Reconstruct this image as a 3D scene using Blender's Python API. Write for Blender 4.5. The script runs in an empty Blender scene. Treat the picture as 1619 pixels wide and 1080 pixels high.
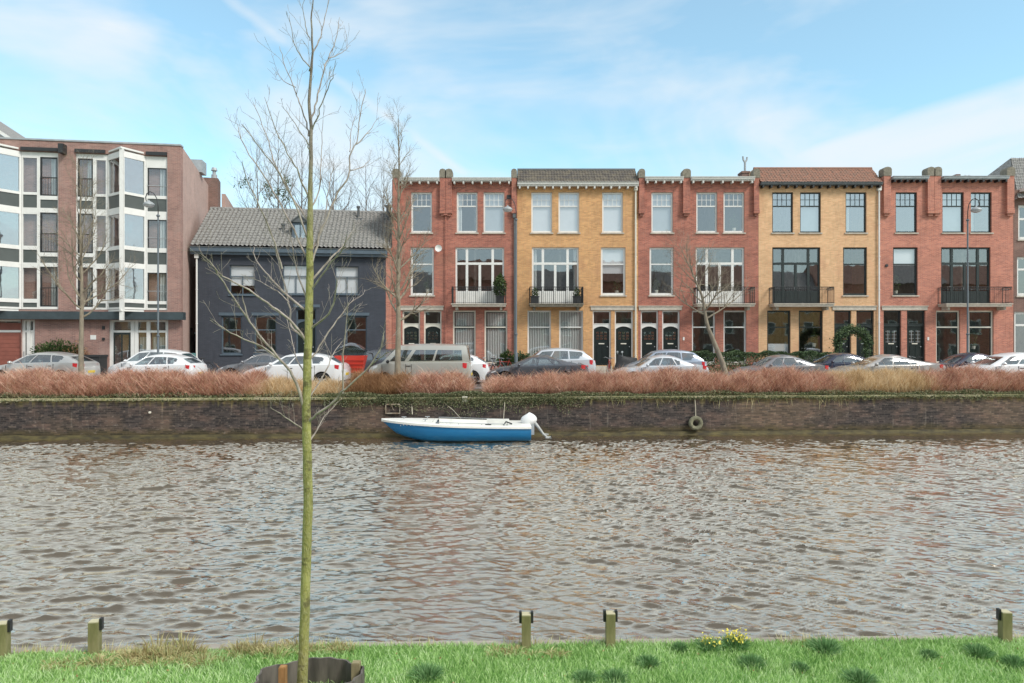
import bpy, math, random
import numpy as np
from mathutils import Vector, Matrix, noise as mnoise

# ------------------------------------------------------------------ camera, sky, sun, exposure
SC = bpy.context.scene
COL = SC.collection
CAMZ, F, CX, CY = 3.7, 1079.0, 809.5, 540.0     # eye height above the water, focal length in photo pixels
SUN_EL, SUN_AZ = math.radians(43), math.radians(129)   # azimuth measured clockwise from +Y

cam = bpy.data.cameras.new('camera'); co = bpy.data.objects.new('camera', cam); COL.objects.link(co)
co.location = (0, 0, CAMZ); co.rotation_euler = (math.radians(90), 0, 0)
cam.sensor_width = 36; cam.lens = 36 * F / 1619.0; cam.clip_start = 0.1; cam.clip_end = 2000
SC.camera = co

world = bpy.data.worlds.new('World'); SC.world = world; world.use_nodes = True
def build_sky():
    nt = world.node_tree; N = nt.nodes; L = nt.links; N.clear()
    out = N.new('ShaderNodeOutputWorld'); bg = N.new('ShaderNodeBackground')
    bg.inputs['Strength'].default_value = 0.12
    sky = N.new('ShaderNodeTexSky'); sky.sky_type = 'NISHITA'; sky.sun_disc = False
    sky.sun_elevation = SUN_EL; sky.sun_rotation = SUN_AZ
    sky.air_density = 1.0; sky.dust_density = 1.0; sky.ozone_density = 1.2
    hs = N.new('ShaderNodeHueSaturation'); hs.inputs['Saturation'].default_value = 1.0; hs.inputs['Value'].default_value = 1.0
    tint = N.new('ShaderNodeMix'); tint.data_type = 'RGBA'; tint.blend_type = 'MULTIPLY'; tint.inputs['Factor'].default_value = 1.0
    L.new(hs.outputs[0], tint.inputs['A']); tint.inputs['B'].default_value = (0.80, 1.16, 1.05, 1)
    L.new(sky.outputs[0], hs.inputs['Color'])
    tc = N.new('ShaderNodeTexCoord')
    sep = N.new('ShaderNodeSeparateXYZ'); L.new(tc.outputs['Generated'], sep.inputs[0])
    def noise(scale, det, stretch, rot=(0, 0, 0), dist=0.4):
        mp = N.new('ShaderNodeMapping'); mp.inputs['Scale'].default_value = stretch; mp.inputs['Rotation'].default_value = rot
        L.new(tc.outputs['Generated'], mp.inputs['Vector'])
        n = N.new('ShaderNodeTexNoise'); n.inputs['Scale'].default_value = scale; n.inputs['Detail'].default_value = det
        n.inputs['Roughness'].default_value = 0.55; n.inputs['Distortion'].default_value = dist
        L.new(mp.outputs[0], n.inputs['Vector']); return n.outputs['Fac']
    def ramp(s, a, b, va=0.0, vb=1.0):
        m = N.new('ShaderNodeMapRange'); m.interpolation_type = 'SMOOTHSTEP'
        m.inputs['From Min'].default_value = a; m.inputs['From Max'].default_value = b
        m.inputs['To Min'].default_value = va; m.inputs['To Max'].default_value = vb
        L.new(s, m.inputs['Value']); return m.outputs[0]
    def math2(op, a, b):
        m = N.new('ShaderNodeMath'); m.operation = op; m.use_clamp = True
        for i, v in enumerate((a, b)):
            if isinstance(v, float): m.inputs[i].default_value = v
            else: L.new(v, m.inputs[i])
        return m.outputs[0]
    c1 = ramp(noise(1.9, 5, (1.0, 1.0, 2.2), (0.1, 0.35, 0.2), 0.5), 0.36, 0.70)
    c2 = ramp(noise(5.5, 9, (0.7, 1.0, 2.8), (0.0, -0.45, 0.0), 0.9), 0.38, 0.85, 0.0, 0.28)
    # a fading vapour trail: a thin great-circle band
    vm = N.new('ShaderNodeVectorMath'); vm.operation = 'DOT_PRODUCT'
    nrm = Vector((-0.352, 1.0, 0.454)).cross(Vector((-0.074, 1.0, 0.250))).normalized()
    L.new(tc.outputs['Generated'], vm.inputs[0]); vm.inputs[1].default_value = nrm
    ab = N.new('ShaderNodeMath'); ab.operation = 'ABSOLUTE'; L.new(vm.outputs['Value'], ab.inputs[0])
    trail = ramp(ab.outputs[0], 0.0, 0.011, 0.5, 0.0)
    trail = math2('MULTIPLY', trail, ramp(noise(9, 4, (1, 1, 1)), 0.30, 0.55))
    hor = ramp(sep.outputs['Z'], 0.0, 0.30, 0.92, 0.0)
    f = math2('ADD', math2('MULTIPLY', c1, 0.85), c2); f = math2('ADD', f, math2('MULTIPLY', trail, 0.55))
    n2 = Vector((0.362, 1.0, 0.278)).cross(Vector((0.75, 1.0, 0.398))).normalized()
    if n2.z > 0: n2 = -n2                                                        # positive below the slanting cloud edge
    v2 = N.new('ShaderNodeVectorMath'); v2.operation = 'DOT_PRODUCT'; L.new(tc.outputs['Generated'], v2.inputs[0]); v2.inputs[1].default_value = n2
    bank = math2('MULTIPLY', ramp(v2.outputs['Value'], -0.006, 0.022), ramp(sep.outputs['X'], 0.15, 0.42))
    bank = math2('MULTIPLY', bank, ramp(noise(3.5, 6, (1, 1, 2)), 0.25, 0.65, 0.35, 0.95))
    f = math2('MAXIMUM', f, bank)
    f = math2('MAXIMUM', f, ramp(sep.outputs['Y'], 0.25, -0.25, 0.0, 0.80))      # the sky behind the viewpoint is veiled
    f = math2('MAXIMUM', f, hor); f = math2('MAXIMUM', f, 0.20)
    f = math2('MAXIMUM', f, ramp(sep.outputs['Z'], 0.42, 0.51, 0.0, 0.95))       # cloud veil added above the view to whiten water reflections and soften light
    f = math2('MULTIPLY', f, 0.95)
    mx = N.new('ShaderNodeMix'); mx.data_type = 'RGBA'; L.new(f, mx.inputs['Factor'])
    L.new(tint.outputs['Result'], mx.inputs['A']); mx.inputs['B'].default_value = (3.6, 3.85, 4.05, 1)
    L.new(mx.outputs['Result'], bg.inputs['Color']); L.new(bg.outputs[0], out.inputs[0])
build_sky()

sun = bpy.data.lights.new('sun', 'SUN'); sun.energy = 1.5; sun.angle = math.radians(15); sun.color = (1.0, 0.95, 0.88)
so = bpy.data.objects.new('sun', sun); COL.objects.link(so)
_d = Vector((math.sin(SUN_AZ) * math.cos(SUN_EL), math.cos(SUN_AZ) * math.cos(SUN_EL), math.sin(SUN_EL)))
so.rotation_euler = _d.to_track_quat('Z', 'Y').to_euler(); so.location = (0, -20, 40)

SC.view_settings.view_transform = 'Standard'; SC.view_settings.look = 'None'
SC.view_settings.exposure = 1.02; SC.view_settings.gamma = 1.0; SC.view_settings.use_curve_mapping = False
SC.render.engine = 'CYCLES'
SC.cycles.max_bounces = 8; SC.cycles.transparent_max_bounces = 12; SC.cycles.use_denoising = True
SC.render.film_transparent = False

# ------------------------------------------------------------------ helpers
def tag(o, label=None, cat=None, group=None, kind=None):
    if label: o['label'] = label
    if cat: o['category'] = cat
    if group: o['group'] = group
    if kind: o['kind'] = kind
    return o
def empty(name, loc=(0, 0, 0), rz=0.0, label=None, cat=None, group=None):
    o = bpy.data.objects.new(name, None); COL.objects.link(o)
    o.location = loc; o.rotation_euler = (0, 0, rz); o.empty_display_size = 0.2
    return tag(o, label, cat, group)
def link_mesh(name, me, parent=None):
    o = bpy.data.objects.new(name, me); COL.objects.link(o)
    if parent: o.parent = parent
    return o
def copy_tree(o, parent=None):
    c = o.copy(); COL.objects.link(c); c.parent = parent
    for ch in [x for x in bpy.data.objects if x.parent == o]: copy_tree(ch, c)
    return c

class MB:
    def __init__(s): s.v = []; s.f = []; s.m = []; s.mi = 0
    def vert(s, p): s.v.append(tuple(p)); return len(s.v) - 1
    def face(s, idx): s.f.append(tuple(idx)); s.m.append(s.mi)
    def poly(s, pts): s.face([s.vert(p) for p in pts])
    def box(s, x0, x1, y0, y1, z0, z1):
        b = len(s.v)
        for z in (z0, z1):
            for x, y in ((x0, y0), (x1, y0), (x1, y1), (x0, y1)): s.v.append((x, y, z))
        for q in ((0, 3, 2, 1), (4, 5, 6, 7), (0, 1, 5, 4), (1, 2, 6, 5), (2, 3, 7, 6), (3, 0, 4, 7)):
            s.face([b + i for i in q])
    def tube(s, pts, rad, n=6, cap=True):
        pts = [Vector(p) for p in pts]
        if not isinstance(rad, (list, tuple)): rad = [rad] * len(pts)
        b = len(s.v); prev = None
        for i, p in enumerate(pts):
            d = (pts[min(i + 1, len(pts) - 1)] - pts[max(i - 1, 0)])
            if d.length < 1e-9: d = Vector((0, 0, 1))
            d.normalize()
            if prev is None:
                a = Vector((1, 0, 0)) if abs(d.x) < 0.8 else Vector((0, 1, 0))
                u = d.cross(a).normalized()
            else:
                u = prev - d * prev.dot(d)
                u = u.normalized() if u.length > 1e-6 else d.orthogonal().normalized()
            prev = u; w = d.cross(u)
            for k in range(n):
                t = 2 * math.pi * k / n
                s.v.append(tuple(p + (u * math.cos(t) + w * math.sin(t)) * rad[i]))
        for i in range(len(pts) - 1):
            for k in range(n):
                a = b + i * n + k; c = b + i * n + (k + 1) % n
                s.face((a, c, c + n, a + n))
        if cap:
            s.face([b + k for k in range(n)][::-1]); s.face([b + (len(pts) - 1) * n + k for k in range(n)])
    def lathe(s, prof, n=16, c=(0, 0, 0), axis='z'):
        b = len(s.v)
        for r, h in prof:
            for k in range(n):
                t = 2 * math.pi * k / n
                a, e = r * math.cos(t), r * math.sin(t)
                p = (a, e, h) if axis == 'z' else ((a, h, e) if axis == 'y' else (h, a, e))
                s.v.append((c[0] + p[0], c[1] + p[1], c[2] + p[2]))
        for i in range(len(prof) - 1):
            for k in range(n):
                a = b + i * n + k; d = b + i * n + (k + 1) % n
                s.face((a, d, d + n, a + n))
    def grid(s, fn, nu, nv):
        b = len(s.v)
        for j in range(nv + 1):
            for i in range(nu + 1): s.v.append(tuple(fn(i / nu, j / nv)))
        for j in range(nv):
            for i in range(nu):
                a = b + j * (nu + 1) + i; s.face((a, a + 1, a + nu + 2, a + nu + 1))
    def build(s, name, mats, parent=None, smooth=False, angle=None):
        me = bpy.data.meshes.new(name); me.from_pydata(s.v, [], s.f)
        if not isinstance(mats, (list, tuple)): mats = [mats]
        for m in mats: me.materials.append(m)
        if len(mats) > 1: me.polygons.foreach_set('material_index', s.m)
        if smooth:
            me.polygons.foreach_set('use_smooth', [True] * len(s.f))
        me.update()
        if angle: me.set_sharp_from_angle(angle=math.radians(angle))
        return link_mesh(name, me, parent)

def np_mesh(name, verts, faces, mat, parent=None, smooth=False):
    """fast mesh: verts (n,3) array, faces (m,k) array with constant k"""
    me = bpy.data.meshes.new(name); k = faces.shape[1]
    me.vertices.add(len(verts)); me.vertices.foreach_set('co', verts.astype(np.float32).ravel())
    me.loops.add(faces.size); me.loops.foreach_set('vertex_index', faces.astype(np.int32).ravel())
    me.polygons.add(len(faces)); me.polygons.foreach_set('loop_start', np.arange(0, faces.size, k, dtype=np.int32))
    me.polygons.foreach_set('loop_total', np.full(len(faces), k, dtype=np.int32))
    if smooth: me.polygons.foreach_set('use_smooth', np.ones(len(faces), dtype=bool))
    me.materials.append(mat); me.update(calc_edges=True); me.validate()
    return link_mesh(name, me, parent)

def blades(name, base, tip, width, mat, parent=None, bend=0.25, seed=0):
    """thin two-segment blades from base to tip (n,3), each its own island"""
    rs = np.random.RandomState(seed); n = len(base)
    d = tip - base; L = np.linalg.norm(d, axis=1, keepdims=True)
    side = np.cross(d, rs.normal(size=(n, 3))); side /= np.linalg.norm(side, axis=1, keepdims=True) + 1e-9
    w = (width * (0.7 + 0.6 * rs.rand(n)))[:, None]
    mid = base + d * 0.55 + np.array([0, 0, 1.0]) * L * bend * 0.5
    V = np.stack([base - side * w, base + side * w, mid + side * w * 0.8, mid - side * w * 0.8, tip + side * w * 0.15, tip - side * w * 0.15], 1).reshape(-1, 3)
    i = (np.arange(n) * 6)[:, None]
    Fc = np.stack([i + np.array([0, 1, 2, 3]), i + np.array([3, 2, 4, 5])], 1).reshape(-1, 4)
    return np_mesh(name, V, Fc, mat, parent)

def leaves(name, pos, size, mat, parent=None, seed=0, flat=0.0):
    """small folded quads at pos (n,3)"""
    rs = np.random.RandomState(seed); n = len(pos)
    a = rs.normal(size=(n, 3)); a[:, 2] *= 1 - flat; a /= np.linalg.norm(a, axis=1, keepdims=True)
    b = np.cross(a, rs.normal(size=(n, 3))); b /= np.linalg.norm(b, axis=1, keepdims=True)
    s = (size * (0.6 + 0.8 * rs.rand(n)))[:, None]
    V = np.stack([pos - a * s, pos - b * s * 0.55, pos + a * s, pos + b * s * 0.55], 1).reshape(-1, 3)
    i = (np.arange(n) * 4)[:, None]
    return np_mesh(name, V, i + np.array([[0, 1, 2, 3]]), mat, parent)

def px(x, y, D):
    """the world point seen at photo pixel (x, y) at depth D"""
    return Vector(((x - CX) * D / F, D, CAMZ + (CY - y) * D / F))

# ------------------------------------------------------------------ materials
def new_mat(name):
    m = bpy.data.materials.new(name); m.use_nodes = True
    nt = m.node_tree; return m, nt.nodes, nt.links, nt.nodes['Principled BSDF']
def mixc(N, L, fac, a, b, blend='MIX'):
    mx = N.new('ShaderNodeMix'); mx.data_type = 'RGBA'; mx.blend_type = blend
    for k, v in (('Factor', fac), ('A', a), ('B', b)):
        if isinstance(v, (int, float)): mx.inputs[k].default_value = v
        elif isinstance(v, tuple): mx.inputs[k].default_value = (*v, 1)
        else: L.new(v, mx.inputs[k])
    return mx.outputs['Result']
def nz(N, L, scale, det=4, stretch=(1, 1, 1), coord='Object', rough=0.6, dist=0.0):
    tc = N.new('ShaderNodeTexCoord'); mp = N.new('ShaderNodeMapping'); mp.inputs['Scale'].default_value = stretch
    L.new(tc.outputs[coord], mp.inputs[0])
    n = N.new('ShaderNodeTexNoise'); n.inputs['Scale'].default_value = scale; n.inputs['Detail'].default_value = det
    n.inputs['Roughness'].default_value = rough; n.inputs['Distortion'].default_value = dist
    L.new(mp.outputs[0], n.inputs['Vector']); return n.outputs['Fac']
def rng(N, L, s, a, b, va=0.0, vb=1.0):
    m = N.new('ShaderNodeMapRange'); m.inputs['From Min'].default_value = a; m.inputs['From Max'].default_value = b
    m.inputs['To Min'].default_value = va; m.inputs['To Max'].default_value = vb
    L.new(s, m.inputs['Value']); return m.outputs[0]
def bump(N, L, bsdf, h, strength, dist=0.01):
    b = N.new('ShaderNodeBump'); b.inputs['Strength'].default_value = strength; b.inputs['Distance'].default_value = dist
    L.new(h, b.inputs['Height']); L.new(b.outputs[0], bsdf.inputs['Normal'])
def mat(name, col, rough=0.6, metal=0.0, var=0.0, scale=3.0, col2=None, stretch=(1, 1, 1), bmp=0.0, spec=0.5, coat=0.0):
    m, N, L, B = new_mat(name)
    B.inputs['Roughness'].default_value = rough; B.inputs['Metallic'].default_value = metal
    B.inputs['Specular IOR Level'].default_value = spec; B.inputs['Coat Weight'].default_value = coat
    if var or col2:
        f = nz(N, L, scale, 6, stretch)
        if col2: c = mixc(N, L, rng(N, L, f, 0.35, 0.65), col, col2)
        else: c = mixc(N, L, rng(N, L, f, 0.3, 0.7), tuple(x * (1 - var) for x in col), tuple(min(1, x * (1 + var)) for x in col))
        L.new(c, B.inputs['Base Color'])
        if bmp: bump(N, L, B, f, bmp)
    else: B.inputs['Base Color'].default_value = (*col, 1)
    return m
def brick_mat(name, c1, c2, mortar, stain=None, vary=0.25, w=0.22, h=0.066, smooth=False):
    m, N, L, B = new_mat(name); B.inputs['Roughness'].default_value = 0.85
    tc = N.new('ShaderNodeTexCoord'); sp = N.new('ShaderNodeSeparateXYZ'); L.new(tc.outputs['Object'], sp.inputs[0])
    ad = N.new('ShaderNodeMath'); ad.operation = 'ADD'; L.new(sp.outputs['X'], ad.inputs[0]); L.new(sp.outputs['Y'], ad.inputs[1])
    cb = N.new('ShaderNodeCombineXYZ'); L.new(ad.outputs[0], cb.inputs[0]); L.new(sp.outputs['Z'], cb.inputs[1])
    bt = N.new('ShaderNodeTexBrick'); L.new(cb.outputs[0], bt.inputs['Vector'])
    bt.inputs['Scale'].default_value = 1.0; bt.inputs['Brick Width'].default_value = w; bt.inputs['Row Height'].default_value = h
    bt.inputs['Mortar Size'].default_value = 0.007; bt.inputs['Mortar Smooth'].default_value = 0.2
    bt.inputs['Color1'].default_value = (*c1, 1); bt.inputs['Color2'].default_value = (*c2, 1); bt.inputs['Mortar'].default_value = (*mortar, 1)
    c = bt.outputs['Color']
    f1 = nz(N, L, 1.1, 9, (0.6, 0.6, 1.0), rough=0.7); f2 = nz(N, L, 6.0, 7, (0.9, 0.9, 2.8), rough=0.75)
    c = mixc(N, L, rng(N, L, f1, 0.30, 0.70, 0.0, 1.0), mixc(N, L, 1.0, c, (1 - vary,) * 3, 'MULTIPLY'), mixc(N, L, 1.0, c, (1 + vary,) * 3, 'MULTIPLY'))
    c = mixc(N, L, rng(N, L, f2, 0.35, 0.75, 0.0, 0.55), c, mixc(N, L, 1.0, c, (1.25, 0.85, 0.8), 'MULTIPLY'))
    if stain:
        f3 = nz(N, L, 0.7, 7, (1, 1, 0.6), dist=0.5)
        c = mixc(N, L, rng(N, L, f3, 0.52, 0.72, 0.0, 0.6), c, stain)
    f4 = nz(N, L, 2.6, 7, (1.3, 1.3, 0.22), rough=0.65)
    c = mixc(N, L, rng(N, L, f4, 0.53, 0.72, 0.0, 0.55), c, mixc(N, L, 1.0, c, (0.58, 0.58, 0.60), 'MULTIPLY'))
    L.new(c, B.inputs['Base Color']); bump(N, L, B, bt.outputs['Fac'], -0.35, 0.004)
    return m
def island_mat(name, cols, rough=0.7, transl=0.0, zfade=None):
    m, N, L, B = new_mat(name); g = N.new('ShaderNodeNewGeometry')
    r = N.new('ShaderNodeValToRGB'); r.color_ramp.interpolation = 'LINEAR'
    while len(r.color_ramp.elements) < len(cols): r.color_ramp.elements.new(0.5)
    for i, c in enumerate(cols):
        r.color_ramp.elements[i].position = i / (len(cols) - 1); r.color_ramp.elements[i].color = (*c, 1)
    f = nz(N, L, 1.2, 5)
    ad = N.new('ShaderNodeMath'); ad.operation = 'MULTIPLY_ADD'; L.new(f, ad.inputs[0]); ad.inputs[1].default_value = 1.2; ad.inputs[2].default_value = -0.6
    a2 = N.new('ShaderNodeMath'); a2.operation = 'ADD'; a2.use_clamp = True; L.new(ad.outputs[0], a2.inputs[0]); L.new(g.outputs['Random Per Island'], a2.inputs[1])
    L.new(a2.outputs[0], r.inputs[0]); L.new(r.outputs[0], B.inputs['Base Color'])
    B.inputs['Roughness'].default_value = rough; B.inputs['Specular IOR Level'].default_value = 0.25
    if transl:
        t = N.new('ShaderNodeBsdfTranslucent'); L.new(r.outputs[0], t.inputs['Color'])
        ms = N.new('ShaderNodeMixShader'); ms.inputs[0].default_value = transl
        L.new(B.outputs[0], ms.inputs[1]); L.new(t.outputs[0], ms.inputs[2]); L.new(ms.outputs[0], N['Material Output'].inputs[0])
    return m
def glass_mat(name, refl=0.35, tint=(0.75, 0.8, 0.8), rough=0.02, wob=0.15):
    m, N, L, B = new_mat(name); N.remove(B)
    tr = N.new('ShaderNodeBsdfTransparent'); tr.inputs[0].default_value = (*tint, 1)
    gl = N.new('ShaderNodeBsdfGlossy'); gl.inputs['Roughness'].default_value = rough; gl.inputs[0].default_value = (0.95, 0.97, 1, 1)
    bp = N.new('ShaderNodeBump'); bp.inputs['Strength'].default_value = wob; bp.inputs['Distance'].default_value = 0.02
    L.new(nz(N, L, 0.9, 2), bp.inputs['Height']); L.new(bp.outputs[0], gl.inputs['Normal'])
    lw = N.new('ShaderNodeLayerWeight'); lw.inputs['Blend'].default_value = 0.5
    pw = N.new('ShaderNodeMath'); pw.operation = 'POWER'; pw.inputs[1].default_value = 4.0; L.new(lw.outputs['Facing'], pw.inputs[0])
    ad = N.new('ShaderNodeMath'); ad.operation = 'MULTIPLY_ADD'; ad.use_clamp = True; ad.inputs[1].default_value = 1 - refl; ad.inputs[2].default_value = refl; L.new(pw.outputs[0], ad.inputs[0])
    ms = N.new('ShaderNodeMixShader'); L.new(ad.outputs[0], ms.inputs[0]); L.new(tr.outputs[0], ms.inputs[1]); L.new(gl.outputs[0], ms.inputs[2])
    L.new(ms.outputs[0], N['Material Output'].inputs[0]); return m

M = {}
M['brick_red'] = brick_mat('red_brick', (0.45, 0.160, 0.105), (0.27, 0.088, 0.062), (0.33, 0.24, 0.20), stain=(0.32, 0.15, 0.10))
M['brick_red_pale'] = brick_mat('pale_red_brick', (0.53, 0.21, 0.135), (0.36, 0.13, 0.088), (0.44, 0.32, 0.27), stain=(0.46, 0.20, 0.14), vary=0.18)
M['brick_yellow'] = brick_mat('ochre_brick', (0.66, 0.385, 0.155), (0.49, 0.265, 0.10), (0.46, 0.36, 0.25), stain=(0.56, 0.29, 0.15), vary=0.16)
M['brick_yellow_pale'] = brick_mat('pale_ochre_brick', (0.71, 0.47, 0.255), (0.58, 0.36, 0.18), (0.55, 0.44, 0.31), stain=(0.64, 0.34, 0.20), vary=0.13)
M['brick_brown'] = brick_mat('brown_brick', (0.20, 0.115, 0.09), (0.15, 0.09, 0.07), (0.22, 0.19, 0.17), vary=0.3)
M['brick_modern'] = brick_mat('purple_brown_brick', (0.33, 0.20, 0.165), (0.23, 0.14, 0.12), (0.36, 0.28, 0.25), stain=(0.40, 0.28, 0.24), vary=0.22)
M['brick_side'] = brick_mat('pinkish_party_wall_brick', (0.50, 0.37, 0.32), (0.44, 0.32, 0.275), (0.42, 0.34, 0.30), stain=(0.48, 0.36, 0.31), vary=0.10)
M['brick_blue'] = brick_mat('painted_slate_brick', (0.052, 0.063, 0.082), (0.042, 0.052, 0.068), (0.036, 0.044, 0.056), vary=0.15)
M['white'] = mat('white_paint', (0.74, 0.73, 0.70), 0.5, var=0.05, scale=4)
M['cream'] = mat('cream_paint', (0.74, 0.70, 0.60), 0.5, var=0.08, scale=4)
M['stone'] = mat('weathered_stone', (0.50, 0.45, 0.38), 0.8, var=0.2, scale=5, bmp=0.1)
M['cap'] = mat('lichen_capped_stone', (0.16, 0.145, 0.11), 0.9, col2=(0.27, 0.24, 0.19), scale=8, bmp=0.2)
M['dark_frame'] = mat('black_green_paint', (0.022, 0.03, 0.03), 0.4, var=0.2)
M['door'] = mat('dark_green_door_paint', (0.011, 0.017, 0.016), 0.35, var=0.2)
M['black'] = mat('black_metal', (0.025, 0.026, 0.028), 0.5, var=0.2)
M['zinc'] = mat('grey_zinc', (0.36, 0.38, 0.39), 0.5, metal=0.2, var=0.15)
M['lead'] = mat('dark_gutter', (0.10, 0.11, 0.115), 0.6, var=0.2)
M['panel'] = mat('grey_green_panel', (0.085, 0.095, 0.090), 0.35, var=0.15, scale=1.2)
M['band'] = mat('dark_teal_band', (0.045, 0.062, 0.070), 0.5, var=0.2)
M['bluetrim'] = mat('slate_blue_trim', (0.085, 0.115, 0.145), 0.5, var=0.1)
M['glass'] = glass_mat('window_glass', 0.26, (0.93, 0.95, 0.95))
M['glass_sky'] = glass_mat('bright_window_glass', 0.42)
M['glass_dark'] = glass_mat('dim_window_glass', 0.10, (0.95, 0.97, 0.97))
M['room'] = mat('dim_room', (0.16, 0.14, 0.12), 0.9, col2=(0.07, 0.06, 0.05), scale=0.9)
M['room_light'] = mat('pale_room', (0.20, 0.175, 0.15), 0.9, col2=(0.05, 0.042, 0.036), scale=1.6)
def curtain_mat(name, c, s=14, amt=0.25):
    m, N, L, B = new_mat(name); B.inputs['Roughness'].default_value = 0.9
    tc = N.new('ShaderNodeTexCoord'); w = N.new('ShaderNodeTexWave'); w.wave_type = 'BANDS'; w.bands_direction = 'X'
    w.inputs['Scale'].default_value = s / 6.28; w.inputs['Distortion'].default_value = 1.2; L.new(tc.outputs['Object'], w.inputs[0])
    L.new(mixc(N, L, w.outputs['Fac'], tuple(x * (1 - amt) for x in c), c), B.inputs['Base Color']); bump(N, L, B, w.outputs['Fac'], 0.6, 0.05)
    return m
M['net'] = curtain_mat('net_curtain', (0.66, 0.66, 0.64), 13, 0.5)
M['cornice_white'] = mat('aged_white_cornice', (0.58, 0.565, 0.53), 0.6, var=.1, scale=5)
M['blind'] = mat('pale_blind', (0.66, 0.66, 0.68), 0.8, var=0.03)
M['blind_grey'] = mat('grey_blue_blind', (0.42, 0.45, 0.48), 0.8, var=0.05)
M['bark'] = mat('grey_brown_bark', (0.20, 0.165, 0.125), 0.9, col2=(0.30, 0.26, 0.19), scale=9, stretch=(1, 1, 0.4), bmp=0.3)
M['bark_far'] = mat('dark_far_bark', (0.16, 0.135, 0.115), 0.9, var=0.2)
M['leaf'] = island_mat('shrub_leaf', [(0.025, 0.05, 0.02), (0.06, 0.10, 0.03), (0.12, 0.16, 0.06)], transl=0.2)
M['leaf_hedge'] = island_mat('hedge_leaf', [(0.035, 0.065, 0.03), (0.08, 0.13, 0.06), (0.19, 0.25, 0.13)], transl=0.2)
M['leaf_ivy'] = island_mat('ivy_leaf', [(0.04, 0.06, 0.03), (0.11, 0.14, 0.065), (0.24, 0.26, 0.14), (0.34, 0.30, 0.20)], transl=0.2)
M['twig_red'] = island_mat('russet_twig', [(0.24, 0.105, 0.075), (0.52, 0.25, 0.175), (0.74, 0.43, 0.32), (0.86, 0.66, 0.53)], transl=0.2)
M['twig_gold'] = island_mat('straw_blade', [(0.42, 0.27, 0.13), (0.66, 0.47, 0.26), (0.82, 0.65, 0.42), (0.88, 0.76, 0.55)], transl=0.3)
M['twig_brown'] = island_mat('brown_twig', [(0.20, 0.10, 0.05), (0.40, 0.22, 0.11), (0.55, 0.34, 0.19)], transl=0.2)
M['grass'] = island_mat('grass_blade', [(0.19, 0.36, 0.09), (0.37, 0.59, 0.19), (0.54, 0.74, 0.32), (0.70, 0.83, 0.50)], transl=0.35)
M['grass_dark'] = island_mat('tuft_blade', [(0.08, 0.18, 0.06), (0.18, 0.35, 0.13), (0.34, 0.52, 0.25)], transl=0.25)
M['dry'] = island_mat('dry_blade', [(0.30, 0.22, 0.10), (0.52, 0.45, 0.22), (0.68, 0.62, 0.36), (0.35, 0.42, 0.15)], transl=0.3)
M['tyre'] = mat('black_rubber', (0.025, 0.025, 0.026), 0.8, var=0.3)
M['rim'] = mat('alloy_wheel', (0.45, 0.46, 0.47), 0.35, metal=0.6)
M['red_lamp'] = mat('red_lamp_plastic', (0.55, 0.03, 0.04), 0.2, coat=0.5)
M['clear_lamp'] = mat('clear_lamp_plastic', (0.75, 0.77, 0.78), 0.15, coat=0.6)
M['plastic'] = mat('black_trim_plastic', (0.03, 0.03, 0.032), 0.6)
M['seat'] = mat('car_interior', (0.05, 0.05, 0.055), 0.8)
M['carglass'] = glass_mat('car_glass', 0.20, (0.50, 0.57, 0.57), 0.08, 0.03)
def paint(name, c, metal=0.3): return mat(name, c, 0.3, metal=metal, coat=0.8, var=0.03, scale=2)
P = dict(vanbeige=paint('warm_grey_van_paint', (0.46, 0.45, 0.41), 0.3), silver=paint('silver_paint', (0.52, 0.51, 0.49), 0.35), white=paint('white_car_paint', (0.78, 0.79, 0.80), 0.0),
         pearl=paint('pale_silver_paint', (0.60, 0.62, 0.65), 0.3), grey=paint('grey_paint', (0.22, 0.22, 0.23), 0.4),
         dark=paint('dark_grey_paint', (0.09, 0.095, 0.11), 0.4), navy=paint('navy_paint', (0.018, 0.025, 0.055), 0.2),
         champagne=paint('warm_silver_paint', (0.40, 0.385, 0.37), 0.4), blue=paint('ice_blue_paint', (0.33, 0.38, 0.46), 0.35),
         red=paint('red_car_paint', (0.5, 0.03, 0.03), 0.1))
# ------------------------------------------------------------------ the ground, the canal, the far street
ST = 1.70            # street level above the water
QT = 1.52            # top of the quay wall
def quay_y(x): return 26.75 + 0.053 * (x)          # the quay runs slightly away to the right
QROT = math.atan(0.053)
def plane_obj(name, pts, z, m, n=1):
    b = MB(); b.poly([(x, y, z) for x, y in pts]); return b.build(name, m)

asph, N, L, B = new_mat('brick_paved_street'); B.inputs['Roughness'].default_value = 0.85
bt = N.new('ShaderNodeTexBrick'); tc = N.new('ShaderNodeTexCoord'); L.new(tc.outputs['Object'], bt.inputs['Vector'])
bt.inputs['Scale'].default_value = 1; bt.inputs['Brick Width'].default_value = 0.21; bt.inputs['Row Height'].default_value = 0.1; bt.inputs['Mortar Size'].default_value = 0.006
bt.inputs['Color1'].default_value = (0.23, 0.16, 0.14, 1); bt.inputs['Color2'].default_value = (0.18, 0.14, 0.125, 1); bt.inputs['Mortar'].default_value = (0.12, 0.11, 0.10, 1)
L.new(mixc(N, L, rng(N, L, nz(N, L, 0.6, 6), 0.3, 0.7, 0.0, 0.6), bt.outputs['Color'], (0.22, 0.20, 0.19)), B.inputs['Base Color'])
pave = mat('grey_paving_tiles', (0.34, 0.32, 0.30), 0.85, var=0.2, scale=1.5)
soil = mat('dark_soil', (0.10, 0.07, 0.045), 0.95, col2=(0.16, 0.12, 0.07), scale=6)
lawn_m = mat('lawn_soil', (0.12, 0.26, 0.06), 0.95, col2=(0.20, 0.36, 0.10), scale=2.5)

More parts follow.
